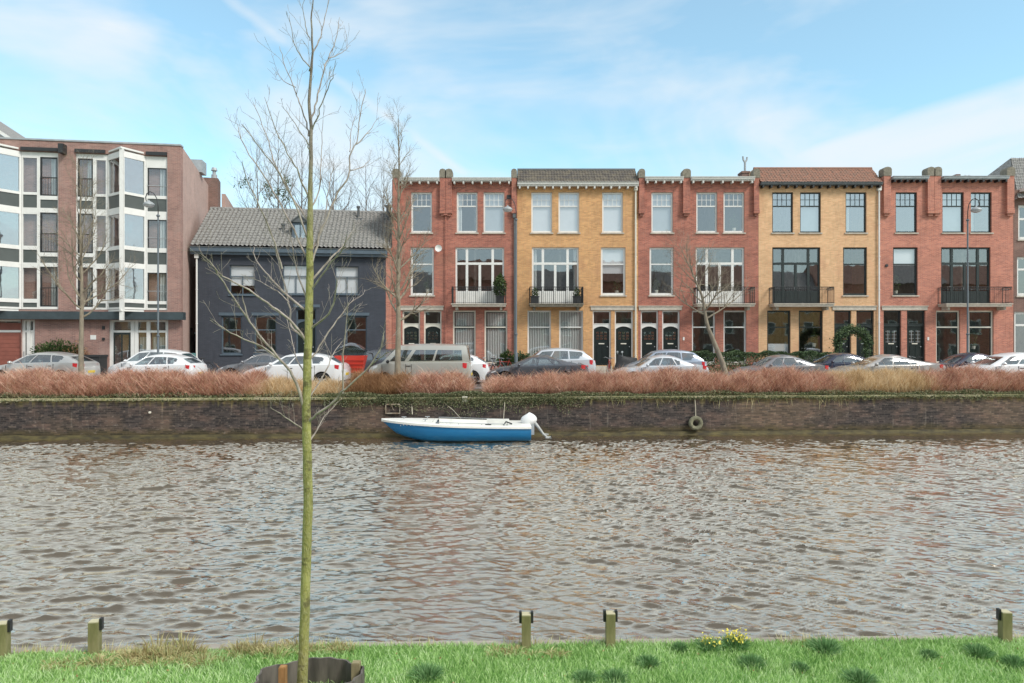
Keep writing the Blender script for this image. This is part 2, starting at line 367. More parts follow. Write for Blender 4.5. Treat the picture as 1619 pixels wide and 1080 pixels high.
W = 70.0
tag(plane_obj('far_ground', [(-400, quay_y(-400) + .3), (400, quay_y(400) + .3), (400, 700), (-400, 700)], 1.2, soil), kind='structure')
tag(plane_obj('street', [(-W, quay_y(-W) + 2.3), (W, quay_y(W) + 2.3), (W, 36.6), (-W, 36.6)], ST, asph), kind='structure')
pv = MB(); pv.box(-W, W, 36.6, 60, 1.3, ST + 0.12)
tag(pv.build('pavement', pave), kind='structure')
kb = MB(); kb.box(-W, W, 36.45, 36.597, 1.4, ST + 0.125)
tag(kb.build('kerb', M['stone']), kind='structure')
vb = MB(); vb.poly([(-W, quay_y(-W) + 0.3, QT - 0.03), (W, quay_y(W) + 0.3, QT - 0.03), (W, quay_y(W) + 2.35, ST - 0.02), (-W, quay_y(-W) + 2.35, ST - 0.02)])
tag(vb.build('verge_soil', soil), kind='structure')
# near bank: lawn with a slightly slanting timber edge
def bank_y(x): return 7.62 + 0.026 * x if x > -3 else 7.62 - 0.078 + 0.045 * (x + 3)
LZ = 0.33
lb = MB()
xs = [-120, -60, -30, -15, -12, -9, -6, -3, 0, 3, 6, 9, 12, 15, 30, 60, 120]
for a, c in zip(xs, xs[1:]):
    lb.poly([(a, -150, LZ), (c, -150, LZ), (c, bank_y(c) - 0.02, LZ - 0.03), (a, bank_y(a) - 0.02, LZ - 0.03)])
tag(lb.build('lawn_ground', lawn_m), kind='structure')
be = MB()
for a, c in zip(xs[3:-3], xs[4:-2]):
    for k, (o0, o1, z0, z1) in enumerate(((-0.03, 0.09, -0.6, 0.325),)):
        p = [(a, bank_y(a) + o0), (c - 0.012, bank_y(c) + o0), (c - 0.012, bank_y(c) + o1), (a, bank_y(a) + o1)]
        b0 = len(be.v)
        for z in (z0, z1):
            for q in p: be.v.append((q[0], q[1], z))
        for q in ((0, 3, 2, 1), (4, 5, 6, 7), (0, 1, 5, 4), (1, 2, 6, 5), (2, 3, 7, 6), (3, 0, 4, 7)): be.face([b0 + i for i in q])
wood_edge = mat('grey_timber', (0.38, 0.34, 0.29), 0.85, col2=(0.26, 0.23, 0.18), scale=5, stretch=(0.2, 1, 3), bmp=0.2)
tag(be.build('bank_edging', wood_edge), 'weathered grey timber boards edging the grassy bank along the water', 'edging')

# water: a directional wave spectrum summed by FFT into a real surface
def make_water():
    dx = 0.042; nx, ny = 1600, 576
    kx = np.fft.fftfreq(nx, dx) * 2 * np.pi; ky = np.fft.fftfreq(ny, dx) * 2 * np.pi
    KX, KY = np.meshgrid(kx, ky); K = np.sqrt(KX ** 2 + KY ** 2) + 1e-6
    def field(wd, kp, width, spread, seed):
        rs = np.random.RandomState(seed)
        A = np.exp(-(np.log(K / kp) / width) ** 2) / K ** 1.5
        cosw = (KX * math.cos(wd) + KY * math.sin(wd)) / K
        A = A * np.abs(cosw) ** spread
        ph = (rs.normal(size=K.shape) + 1j * rs.normal(size=K.shape))
        Hk = A * ph; h = np.real(np.fft.ifft2(Hk)); gy = np.gradient(h, dx, axis=0); gx = np.gradient(h, dx, axis=1)
        q = np.sqrt((gx ** 2 + gy ** 2).mean())
        sx = np.real(np.fft.ifft2(-1j * KX / K * Hk)); sy = np.real(np.fft.ifft2(-1j * KY / K * Hk))
        return np.stack([h, sx, sy]) / q
    x = (np.arange(nx) - nx / 2) * dx; y = 6.6 + np.arange(ny) * dx
    X, Y = np.meshgrid(x, y)
    wR = 1 / (1 + np.exp(-(X - .5 + .25 * (14 - Y)) / 1.6)); wL = 1 - wR
    R1 = field(math.radians(60), 18.0, .50, 26, 7); L1 = field(math.radians(106), 17.0, .5, 13, 17)
    S3 = 0.155 * (wR * R1 + wL * L1) + 0.16 * (wR * field(math.radians(66), 32.0, .45, 14, 11) + wL * field(math.radians(98), 32.0, .45, 10, 12)) + 0.15 * field(math.radians(80), 44.0, .35, 5, 3) + 0.05 * field(math.radians(75), 8.0, .3, 5, 5)
    # gusts: patches of rougher and calmer water
    g = 0.92 + 0.22 * np.sin(X * 0.31 + 0.5 * np.sin(Y * 0.5)) * np.sin(Y * 0.42 + X * 0.12 + 1.0)
    lp = np.exp(-(K / .75) ** 2); gp = np.real(np.fft.ifft2(np.fft.fft2(np.random.RandomState(31).normal(size=K.shape)) * lp)); gp = gp / gp.std()
    S3 = S3 * np.clip(g * (1 + .22 * gp), .5, 1.4)
    edge = np.clip((26.2 + 0.053 * X - Y) / 1.2, 0.6, 1.0) * (1 + .25 * np.clip((Y - 11) / 6, 0, 1)); S3 = S3 * edge
    V = np.stack([X - .75 * S3[1], Y - .75 * S3[2], S3[0]], -1).reshape(-1, 3)
    i = np.arange(nx - 1)[None, :] + np.arange(ny - 1)[:, None] * nx
    Fc = np.stack([i, i + 1, i + 1 + nx, i + nx], -1).reshape(-1, 4)
    m, N, L, B = new_mat('canal_water')
    B.inputs['Base Color'].default_value = (0.080, 0.062, 0.040, 1); B.inputs['Roughness'].default_value = 0.06
    B.inputs['IOR'].default_value = 1.33; B.inputs['Specular IOR Level'].default_value = 1.0
    gl = N.new('ShaderNodeBsdfGlossy'); gl.inputs['Roughness'].default_value = 0.05; gl.inputs[0].default_value = (1.0, 0.935, 0.80, 1)
    bp = N.new('ShaderNodeBump'); bp.inputs['Strength'].default_value = 0.55; bp.inputs['Distance'].default_value = 0.012
    L.new(nz(N, L, 11.0, 4, (0.55, 1.7, 1), rough=0.55), bp.inputs['Height']); L.new(bp.outputs[0], gl.inputs['Normal']); L.new(bp.outputs[0], B.inputs['Normal'])
    lw = N.new('ShaderNodeLayerWeight'); lw.inputs['Blend'].default_value = 0.5; L.new(bp.outputs[0], lw.inputs['Normal'])
    fac = rng(N, L, lw.outputs['Facing'], 0.33, 0.70, 0.04, 0.80)
    ms = N.new('ShaderNodeMixShader'); L.new(fac, ms.inputs[0]); L.new(B.outputs[0], ms.inputs[1]); L.new(gl.outputs[0], ms.inputs[2])
    L.new(ms.outputs[0], N['Material Output'].inputs[0])
    o = np_mesh('canal_water', V, Fc, m, smooth=True); tag(o, kind='structure')
    b = MB()
    for s in (-1, 1):
        x0, x1 = s * (nx / 2 - 1) * dx, s * 160
        b.poly([(min(x0, x1), 0, -0.004), (max(x0, x1), 0, -0.004), (max(x0, x1), 40, -0.004), (min(x0, x1), 40, -0.004)])
    tag(b.build('canal_water', m), kind='structure')
    bd = MB(); bd.poly([(-160, 0, -1.5), (160, 0, -1.5), (160, 40, -1.5), (-160, 40, -1.5)])
    tag(bd.build('canal_bed', soil), kind='structure')
make_water()

# quay wall (its own frame: x along the wall)
qw = empty('quay_wall', (0, quay_y(0), 0), QROT, 'long weathered brick quay wall with moss at the waterline under the hedge', 'wall')
m, N, L, B = new_mat('stained_quay_brick'); B.inputs['Roughness'].default_value = 0.9
tc = N.new('ShaderNodeTexCoord'); sp = N.new('ShaderNodeSeparateXYZ'); L.new(tc.outputs['Object'], sp.inputs[0])
cb = N.new('ShaderNodeCombineXYZ'); L.new(sp.outputs['X'], cb.inputs[0]); L.new(sp.outputs['Z'], cb.inputs[1])
bt = N.new('ShaderNodeTexBrick'); L.new(cb.outputs[0], bt.inputs['Vector'])
bt.inputs['Scale'].default_value = 1; bt.inputs['Brick Width'].default_value = 0.23; bt.inputs['Row Height'].default_value = 0.072; bt.inputs['Mortar Size'].default_value = 0.008
bt.inputs['Color1'].default_value = (0.052, 0.044, 0.043, 1); bt.inputs['Color2'].default_value = (0.026, 0.022, 0.022, 1); bt.inputs['Mortar'].default_value = (0.07, 0.058, 0.055, 1)
big = nz(N, L, 0.16, 5, (1, 0, 0.6), dist=0.6); med = nz(N, L, 1.3, 8, (0.8, 1, 1.8)); fine = nz(N, L, 7, 6, (1, 1, 1.6)); streak = nz(N, L, 5, 6, (1.2, 1, 0.12))
c = mixc(N, L, rng(N, L, big, 0.53, 0.64, 0.0, 0.7), bt.outputs['Color'], (0.15, 0.11, 0.075))
c = mixc(N, L, rng(N, L, med, 0.48, 0.70, 0.0, 0.75), c, (0.15, 0.10, 0.080))
c = mixc(N, L, rng(N, L, fine, 0.56, 0.80, 0.0, 0.6), c, (0.36, 0.29, 0.23))
c = mixc(N, L, rng(N, L, streak, 0.60, 0.75, 0.0, 0.3), c, (0.42, 0.38, 0.32))
zt = N.new('ShaderNodeMath'); zt.operation = 'ADD'; L.new(sp.outputs['Z'], zt.inputs[0])
nn = N.new('ShaderNodeMath'); nn.operation = 'MULTIPLY_ADD'; L.new(med, nn.inputs[0]); nn.inputs[1].default_value = 0.6; nn.inputs[2].default_value = -0.3; L.new(nn.outputs[0], zt.inputs[1])
c = mixc(N, L, rng(N, L, zt.outputs[0], 0.42, 0.20, 0.0, 0.75), c, (0.070, 0.056, 0.022))
c = mixc(N, L, rng(N, L, zt.outputs[0], 0.16, 0.02, 0.0, 0.9), c, (0.03, 0.028, 0.014))
st2 = N.new('ShaderNodeMath'); st2.operation = 'MULTIPLY_ADD'; L.new(streak, st2.inputs[0]); st2.inputs[1].default_value = 1.1; L.new(sp.outputs['Z'], st2.inputs[2])
c = mixc(N, L, rng(N, L, st2.outputs[0], 1.80, 2.12, 0.0, 0.8), c, (0.20, 0.17, 0.055))
bt2 = N.new('ShaderNodeTexBrick'); L.new(cb.outputs[0], bt2.inputs['Vector'])
for k_, v_ in (('Scale', 1), ('Brick Width', .23), ('Row Height', .072), ('Mortar Size', .010)): bt2.inputs[k_].default_value = v_
bt2.inputs['Color1'].default_value = (1.40, 1.28, 1.2, 1); bt2.inputs['Color2'].default_value = (.42, .42, .45, 1); bt2.inputs['Mortar'].default_value = (.8, .8, .8, 1)
c = mixc(N, L, 0.85, c, bt2.outputs['Color'], 'MULTIPLY')
pt = nz(N, L, 3.2, 9, (1, 1, 2.2), rough=.8); c = mixc(N, L, rng(N, L, pt, 0.56, 0.66, 0, .7), c, (0.26, 0.215, 0.18))
L.new(c, B.inputs['Base Color']); bump(N, L, B, fine, 0.4, 0.02)
b = MB(); b.box(-150, 150, 0, 0.5, -0.9, QT - 0.07); b.build('brick_face', m, qw)
b = MB(); xx = -62.0; rr = random.Random(2)
while xx < 62:
    w_ = rr.uniform(0.9, 1.1); b.box(xx, xx + w_ - 0.012, -0.035 + rr.uniform(-.006, .006), 0.4, QT - 0.068, QT + rr.uniform(-0.006, 0.006)); xx += w_
coping_m = mat('mossy_coping', (0.34, 0.34, 0.14), 0.9, col2=(0.48, 0.42, 0.30), scale=2.2, bmp=0.2)
b.build('coping', coping_m, qw)
ledge_m = mat('wet_moss_ledge', (0.030, 0.024, 0.012), 0.8, col2=(0.105, 0.085, 0.030), scale=4.5, stretch=(0.5, 1, 1.5), bmp=0.5)
b = MB()
b.grid(lambda u, v: (-40 + 80 * u, 0.0 - 0.12 * (1 - v) - 0.05 * mnoise.noise(Vector((u * 90, 0, 3))), (0.0 if v == 0 else 0.14 + 0.05 * mnoise.noise(Vector((u * 70, 5, 0)))) - (0.05 if v == 0 else 0)), 400, 2)
b.build('mossy_ledge', ledge_m, qw, smooth=True)
# ------------------------------------------------------------------ facades
class Facade:
    """maps photo pixels on a vertical wall plane to wall coordinates (u along the wall, z up from its foot)"""
    def __init__(s, px0, y0, rot, base, name, label, cat='house', group=None, x0=None):
        s.x0 = (px0 - CX) * y0 / F if x0 is None else x0
        s.y0, s.rot, s.base = y0, rot, base
        s.e = empty(name, (s.x0, y0, base), rot, label, cat, group)
        s.open = []
    def u(s, px):
        k = (px - CX) / F; c, n = math.cos(s.rot), math.sin(s.rot)
        return (k * s.y0 - s.x0) / (c - k * n)
    def z(s, py, px=None):
        y = s.y0 + (s.u(px) * math.sin(s.rot) if px is not None and s.rot else 0)
        return CAMZ + (CY - py) * y / F - s.base
    def rect(s, x0, x1, y0, y1):
        m = (x0 + x1) / 2
        return s.u(x0), s.u(x1), s.z(y1, m), s.z(y0, m)
    def wall(s, u0, u1, z1, m, depth=9.0, name='wall', reveal=0.24, z0=0.0, interior=True, mi=None):
        b = MB(); op = s.open
        xs = sorted({u0, u1} | {min(max(v, u0), u1) for o in op for v in o[:2]}); zs = sorted({z0, z1} | {min(max(v, z0), z1) for o in op for v in o[2:4]})
        for i in range(len(xs) - 1):
            for j in range(len(zs) - 1):
                cx, cz = (xs[i] + xs[i + 1]) / 2, (zs[j] + zs[j + 1]) / 2
                if xs[i + 1] - xs[i] < 1e-5 or zs[j + 1] - zs[j] < 1e-5 or any(o[0] < cx < o[1] and o[2] < cz < o[3] for o in op): continue
                b.poly([(xs[i], 0, zs[j]), (xs[i + 1], 0, zs[j]), (xs[i + 1], 0, zs[j + 1]), (xs[i], 0, zs[j + 1])])
        for a, c, e, g in [o[:4] for o in op]:
            e = max(e, z0)
            b.poly([(a, 0, e), (a, 0, g), (a, reveal, g), (a, reveal, e)]); b.poly([(c, 0, e), (c, reveal, e), (c, reveal, g), (c, 0, g)])
            b.poly([(a, 0, g), (c, 0, g), (c, reveal, g), (a, reveal, g)]); b.poly([(a, 0, e), (a, reveal, e), (c, reveal, e), (c, 0, e)])
        b.poly([(u0, 0, z0), (u0, 0, z1), (u0, depth, z1), (u0, depth, z0)]); b.poly([(u1, 0, z0), (u1, depth, z0), (u1, depth, z1), (u1, 0, z1)])
        b.poly([(u0, depth, z0), (u0, depth, z1), (u1, depth, z1), (u1, depth, z0)])
        w = b.build(name, m, s.e)
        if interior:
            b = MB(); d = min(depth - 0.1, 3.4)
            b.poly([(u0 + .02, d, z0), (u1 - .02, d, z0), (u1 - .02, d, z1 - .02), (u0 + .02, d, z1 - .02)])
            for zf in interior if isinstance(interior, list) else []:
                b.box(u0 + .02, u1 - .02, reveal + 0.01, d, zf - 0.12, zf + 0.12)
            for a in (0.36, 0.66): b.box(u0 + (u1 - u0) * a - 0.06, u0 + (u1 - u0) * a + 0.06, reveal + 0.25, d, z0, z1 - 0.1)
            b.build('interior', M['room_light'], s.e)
        return w

def window(fc, r, fm, transom=None, lights=0, glass='glass', curtain=None, sill=None, fw=0.085, dep=0.10, trh=0.07, name='window', cmat='net', crange=(0, 1), inner=None):
    """sash window in opening r: frame > pane, curtain, sill"""
    a, c, e, g = r; fc.open.append(r); y0, y1 = dep, dep + 0.07
    b = MB()
    b.box(a, a + fw, y0, y1, e, g); b.box(c - fw, c, y0, y1, e, g)
    b.box(a + fw, c - fw, y0 - 0.012, y1, e, e + fw * 1.25); b.box(a + fw, c - fw, y0 + 0.002, y1, g - fw, g)
    zt = None
    if transom:
        zt = g - (g - e) * transom; b.box(a + fw, c - fw, y0 - 0.004, y1, zt - trh / 2, zt + trh / 2)
    if lights and zt:
        n, rws = lights if isinstance(lights, tuple) else (lights, 2)
        for k in range(1, n): x = a + fw + (c - a - 2 * fw) * k / n; b.box(x - 0.013, x + 0.013, y0 + 0.02, y1 - 0.02, zt + trh / 2, g - fw)
        for k in range(1, rws): z = zt + trh / 2 + (g - fw - zt - trh / 2) * k / rws; b.box(a + fw, c - fw, y0 + 0.024, y1 - 0.024, z - 0.013, z + 0.013)
    w = b.build(name, fm, fc.e)
    if inner:      # thin inner sash of another colour
        b = MB(); q = 0.045
        for z0_, z1_ in (((e + fw * 1.25, zt - trh / 2), (zt + trh / 2, g - fw)) if zt else ((e + fw * 1.25, g - fw),)):
            b.box(a + fw, a + fw + q, y0 + .02, y1 + .01, z0_, z1_); b.box(c - fw - q, c - fw, y0 + .02, y1 + .01, z0_, z1_)
            b.box(a + fw + q, c - fw - q, y0 + .021, y1 + .009, z0_, z0_ + q); b.box(a + fw + q, c - fw - q, y0 + .021, y1 + .009, z1_ - q, z1_)
        b.build('sash', inner, w)
    b = MB(); b.poly([(a + fw, y0 + .045, e + fw), (c - fw, y0 + .045, e + fw), (c - fw, y0 + .045, g - fw), (a + fw, y0 + .045, g - fw)])
    b.build('pane', M[glass], w)
    if curtain:
        b = MB(); zz0, zz1 = e + (g - e) * crange[0], e + (g - e) * crange[1]
        if curtain == 'full': b.box(a + .02, c - .02, y1 + .05, y1 + .07, zz0 + 0.03, zz1 - 0.03)
        if curtain in ('sides', 'left'): b.box(a + .02, a + (c - a) * .24, y1 + .06, y1 + .09, e + .03, g - .03)
        if curtain == 'sides': b.box(c - (c - a) * .24, c - .02, y1 + .06, y1 + .09, e + .03, g - .03)
        b.build('curtain' if cmat == 'net' else 'blind', M[cmat], w)
    if sill:
        b = MB(); b.box(a - 0.07, c + 0.07, -0.07, dep, e - 0.075, e - 0.002); b.build('sill', sill, w)
    return w

def balcony_door(fc, r, fm, panel_h, glass='glass', fw=0.10, dark=False, curtain=None):
    a, c, e, g = r; fc.open.append(r); y0, y1 = 0.09, 0.17; w = c - a
    b = MB(); b.box(a, a + fw, y0, y1, e, g); b.box(c - fw, c, y0, y1, e, g); b.box(a + fw, c - fw, y0 + .002, y1, g - fw, g)
    zt = g - (g - e) * 0.275; b.box(a + fw, c - fw, y0 - .004, y1, zt - .07, zt + .07)
    xs = [a + w * 0.235, a + w * 0.50, a + w * 0.765]
    for i, x in enumerate(xs):
        top = g - fw if i != 1 else zt - .07
        h = 0.075
        if i != 1: b.box(x - h, x + h, y0 + .003, y1, zt + .07, top)
        b.box(x - h, x + h, y0 + .003, y1, e, zt - .07)
    zp = e + panel_h; bl = [a + fw] + xs + [c - fw]
    for i in range(4):
        l, r_ = bl[i] + (0.075 if i else 0), bl[i + 1] - (0.075 if i < 3 else 0)
        b.box(l, r_, y0 + .02, y1 - .01, e, zp); b.box(l + .07, r_ - .07, y0 + .008, y0 + .0199, e + .08, zp - .07)
    w_ = b.build('balcony_door', fm, fc.e)
    b = MB(); b.poly([(a + fw, y0 + .05, zp), (c - fw, y0 + .05, zp), (c - fw, y0 + .05, g - fw), (a + fw, y0 + .05, g - fw)]); b.build('pane', M[glass], w_)
    b = MB(); b.box(xs[1] - .10, xs[1] - .085, y0 - .05, y0 + .003, e + 1.0, e + 1.14); b.build('handle', M['zinc'], w_)
    if curtain:
        b = MB(); b.box(a + .05, a + .30, .30, .33, e, g - .1); b.box(c - .30, c - .05, .30, .33, e, g - .1); b.build('curtain', M['net'], w_)

def balcony(fc, u0, u1, z, slab_m, rail_m, h=1.02, dep=0.85):
    b = MB(); b.box(u0 + .05, u1 - .05, -dep + .05, -.003, z - .14, z - .02); b.box(u0, u1, -dep, -.004, z - .019, z + .04)
    for x in (u0 + .25, u1 - .4): b.box(x, x + .14, -dep * .7, -.005, z - .34, z - .141)
    s = b.build('balcony', slab_m, fc.e)
    b = MB(); ya = -dep + .05; r = 0.016
    for p, q in (((u0 + .05, -.01), (u0 + .05, ya)), ((u0 + .05, ya), (u1 - .05, ya)), ((u1 - .05, ya), (u1 - .05, -.01))):
        for zz, rr in ((h, .024), (h - .16, .012), (.10, .012)):
            b.tube([(p[0], p[1], z + zz), (q[0], q[1], z + zz)], rr, 5)
        L_ = math.hypot(q[0] - p[0], q[1] - p[1]); n = max(2, int(L_ / .115))
        for k in range(n + 1):
            x, y = p[0] + (q[0] - p[0]) * k / n, p[1] + (q[1] - p[1]) * k / n
            b.tube([(x, y, z + .03), (x, y, z + h)], .010 if k % 6 else .02, 4, cap=False)
            if k < n:      # scroll band under the top rail
                x2, y2 = p[0] + (q[0] - p[0]) * (k + .5) / n, p[1] + (q[1] - p[1]) * (k + .5) / n
                b.tube([(x, y, z + h - .15), (x2, y2, z + h - .03), (p[0] + (q[0] - p[0]) * (k + 1) / n, p[1] + (q[1] - p[1]) * (k + 1) / n, z + h - .15)], .008, 3, cap=False)
    b.build('railing', rail_m, s)
    return s

def front_door(fc, r, fm, door_m, transom_py, arch_top_py, style=0, glass='glass_dark', plate=True):
    """door with transom light and arched head: frame > pane; door > door_light, letterbox"""
    a, c, e, g = r; fc.open.append(r); fw = 0.085; y0, y1 = 0.12, 0.20
    zt0, zt1 = fc.z(transom_py), fc.z(arch_top_py)       # transom bar: top edge, and the crown of the arch
    b = MB(); b.box(a, a + fw, y0, y1, e, g); b.box(c - fw, c, y0, y1, e, g); b.box(a + fw, c - fw, y0 + .002, y1, g - fw, g)
    n = 10; w2 = (c - a) / 2 - fw; cx = (a + c) / 2; rise = 0.16 if style != 2 else 0.0
    pts = []
    for k in range(n + 1):
        t = -1 + 2 * k / n; pts.append((cx + w2 * t, zt1 - rise * t * t))
    for (xa, za), (xb, zb) in zip(pts, pts[1:]):
        b.poly([(xa, y0, za), (xb, y0, zb), (xb, y0, zt0), (xa, y0, zt0)]); b.poly([(xa, y0, za), (xa, y1, za), (xb, y1, zb), (xb, y0, zb)])
    b.box(a + fw, c - fw, y0 - .02, y1, zt0 - .03, zt0 + .02)
    f = b.build('door_frame', fm, fc.e)
    b = MB(); b.poly([(a + fw, y0 + .04, zt0), (c - fw, y0 + .04, zt0), (c - fw, y0 + .04, g - fw), (a + fw, y0 + .04, g - fw)]); b.build('pane', M[glass], f)
    yd = y1 - .02
    b = MB(); b.box(a + fw - .01, c - fw + .01, yd, yd + .05, e, zt1)
    H = zt1 - e; q = w2 * .62
    b.box(cx - q, cx - .05, yd - .018, yd - .001, e + H * .08, e + H * .50); b.box(cx + .05, cx + q, yd - .018, yd - .001, e + H * .08, e + H * .50)
    d = b.build('door', door_m, fc.e)
    if style == 2:
        for s in (-1, 1):
            b = MB(); x = cx + s * w2 * .42; b.box(x - .13, x + .13, yd - .012, yd - .001, e + H * .58, e + H * .90); b.build('door_light', M['glass_sky'], d)
            b = MB()
            for k in range(4): b.box(x - .15, x + .15, yd - .024, yd - .013, e + H * (.60 + .09 * k), e + H * (.60 + .09 * k) + .018)
            b.box(x - .012, x + .012, yd - .0235, yd - .0135, e + H * .58, e + H * .90); b.build('door_grille', M['zinc'], d)
    else:
        b = MB()
        for k in range(-1, 2):
            for j in range(3): x = cx + k * w2 * .5; z = e + H * (.66 + .075 * j); b.box(x - .085, x + .085, yd - .012, yd - .001, z, z + H * .052)
        b.build('door_light', M['glass_sky'], d)
    b = MB(); b.box(cx - .17, cx + .17, yd - .03, yd - .002, e + H * .545, e + H * .545 + .06); b.build('letterbox', M['cream'] if style != 1 else M['zinc'], d)
    b = MB(); b.lathe([(0.0, -.07), (.03, -.06), (.035, -.03), (.015, 0)], 10, (c - fw - .12, yd, e + H * .48), 'y'); b.build('doorknob', M['zinc'], d)

def cornice(fc, u0, u1, z0, z1, m, n, proj=0.42, dm=None, dsz=0.10, ddrop=0.15):
    b = MB(); b.box(u0, u1, -proj, .30, z0 + (z1 - z0) * .45, z1); b.box(u0, u1, -proj + .05, .29, z0, z0 + (z1 - z0) * .449)
    b.box(u0, u1, -proj - .03, .31, z1 + .001, z1 + .035)
    o = b.build('cornice', m, fc.e)
    b = MB()
    for k in range(n):
        x = u0 + .14 + (u1 - u0 - .28) * k / max(1, n - 1)
        b.box(x - dsz / 2, x + dsz / 2, -proj + .06, -.003, z0 - ddrop, z0 - .002)
    b.build('brackets', dm or m, o)

def pilaster(fc, u0, u1, ztop, zbot, m, depth=0.20, capz=0.55, wall_depth=0.35):
    b = MB(); b.box(u0, u1, -depth, wall_depth, zbot, ztop - capz)
    b.box(u0 - .015, u1 + .015, -depth - .03, -.003, zbot - .28, zbot - .002)        # corbel foot
    b.box(u0 + .06, u1 - .06, -depth + .05, -.004, zbot - .42, zbot - .282)
    p = b.build('pilaster', m, fc.e)
    b = MB(); cw = (u0 + u1) / 2; hw = (u1 - u0) / 2 + .035
    prof = [(-hw, 0), (hw, 0), (hw, capz * .72), (hw * .72, capz * .92), (0, capz), (-hw * .72, capz * .92), (-hw, capz * .72)]
    z_ = ztop - capz + .002
    fr = [(cw + x, -depth - .03, z_ + z) for x, z in prof]; bk = [(cw + x, wall_depth + .02, z_ + z) for x, z in prof]
    b.poly(fr); b.poly(bk[::-1])
    for i in range(len(prof)): j = (i + 1) % len(prof); b.poly([fr[i], bk[i], bk[j], fr[j]])
    b.build('coping', M['cap'], p)

def downpipe(fc, u, z0, z1, m, r=0.05):
    b = MB(); b.tube([(u, -.10, z0), (u, -.10, z1)], r, 8)
    b.box(u - .11, u + .11, -.2, -.005, z1, z1 + .25)
    z = z0 + .8
    while z < z1: b.tube([(u, -.10, z), (u, -.10, z + .05)], r * 1.35, 8); z += 2.0
    b.build('downpipe', m, fc.e)

def tiles(fc, name, o, du, dv, nu, nv, m, amp=0.035, step=0.03, parent=None):
    """pantile surface: o corner, du along the eave, dv up the slope"""
    o, du, dv = Vector(o), Vector(du), Vector(dv); n = du.cross(dv).normalized()
    if n.y > 0: n = -n
    V = []; us, vs = nu * 6 + 1, nv * 3
    I = np.arange(us) / (us - 1); rows = []
    for r in range(nv):
        for t, lift in ((0.0, step), (0.5, step * .5), (0.985, 0.0)):
            rows.append(((r + t) / nv, lift))
    A = np.array(o)[None, None] + I[None, :, None] * np.array(du)[None, None] + np.array([v for v, _ in rows])[:, None, None] * np.array(dv)[None, None]
    hh = amp * (0.5 + 0.5 * np.sin(I * nu * 2 * math.pi))[None, :] ** 1.3 + np.array([l for _, l in rows])[:, None]
    rs = np.random.RandomState(5); j = rs.normal(size=(nv, nu)) * 0.006
    hh = hh + np.repeat(np.repeat(j, 3, 0), 6, 1)[:, list(range(nu * 6)) + [nu * 6 - 1]]
    A = A + hh[:, :, None] * np.array(n)[None, None]
    V = A.reshape(-1, 3); i = np.arange(us - 1)[None, :] + np.arange(len(rows) - 1)[:, None] * us
    Fc = np.stack([i, i + 1, i + 1 + us, i + us], -1).reshape(-1, 4)
    return np_mesh(name, V, Fc, m, parent or fc.e)

tile_red = mat('red_brown_tile', (0.33, 0.155, 0.105), 0.85, col2=(0.19, 0.125, 0.095), scale=6, bmp=0.2)
tile_dark = mat('mossy_dark_tile', (0.085, 0.075, 0.07), 0.85, col2=(0.16, 0.135, 0.10), scale=3, bmp=0.2)
tile_grey = mat('grey_pantile', (0.15, 0.145, 0.14), 0.8, col2=(0.32, 0.31, 0.29), scale=9, bmp=0.3)
roof_flat = mat('bitumen_roof', (0.10, 0.10, 0.10), 0.9, var=0.2)

HY = 41.5; BASE = ST + 0.12
def flat_roof(fc, u0, u1, z, m=roof_flat, d=9.0):
    b = MB(); b.box(u0 + .01, u1 - .01, .02, d - .02, z - .05, z); b.build('roof', m, fc.e)

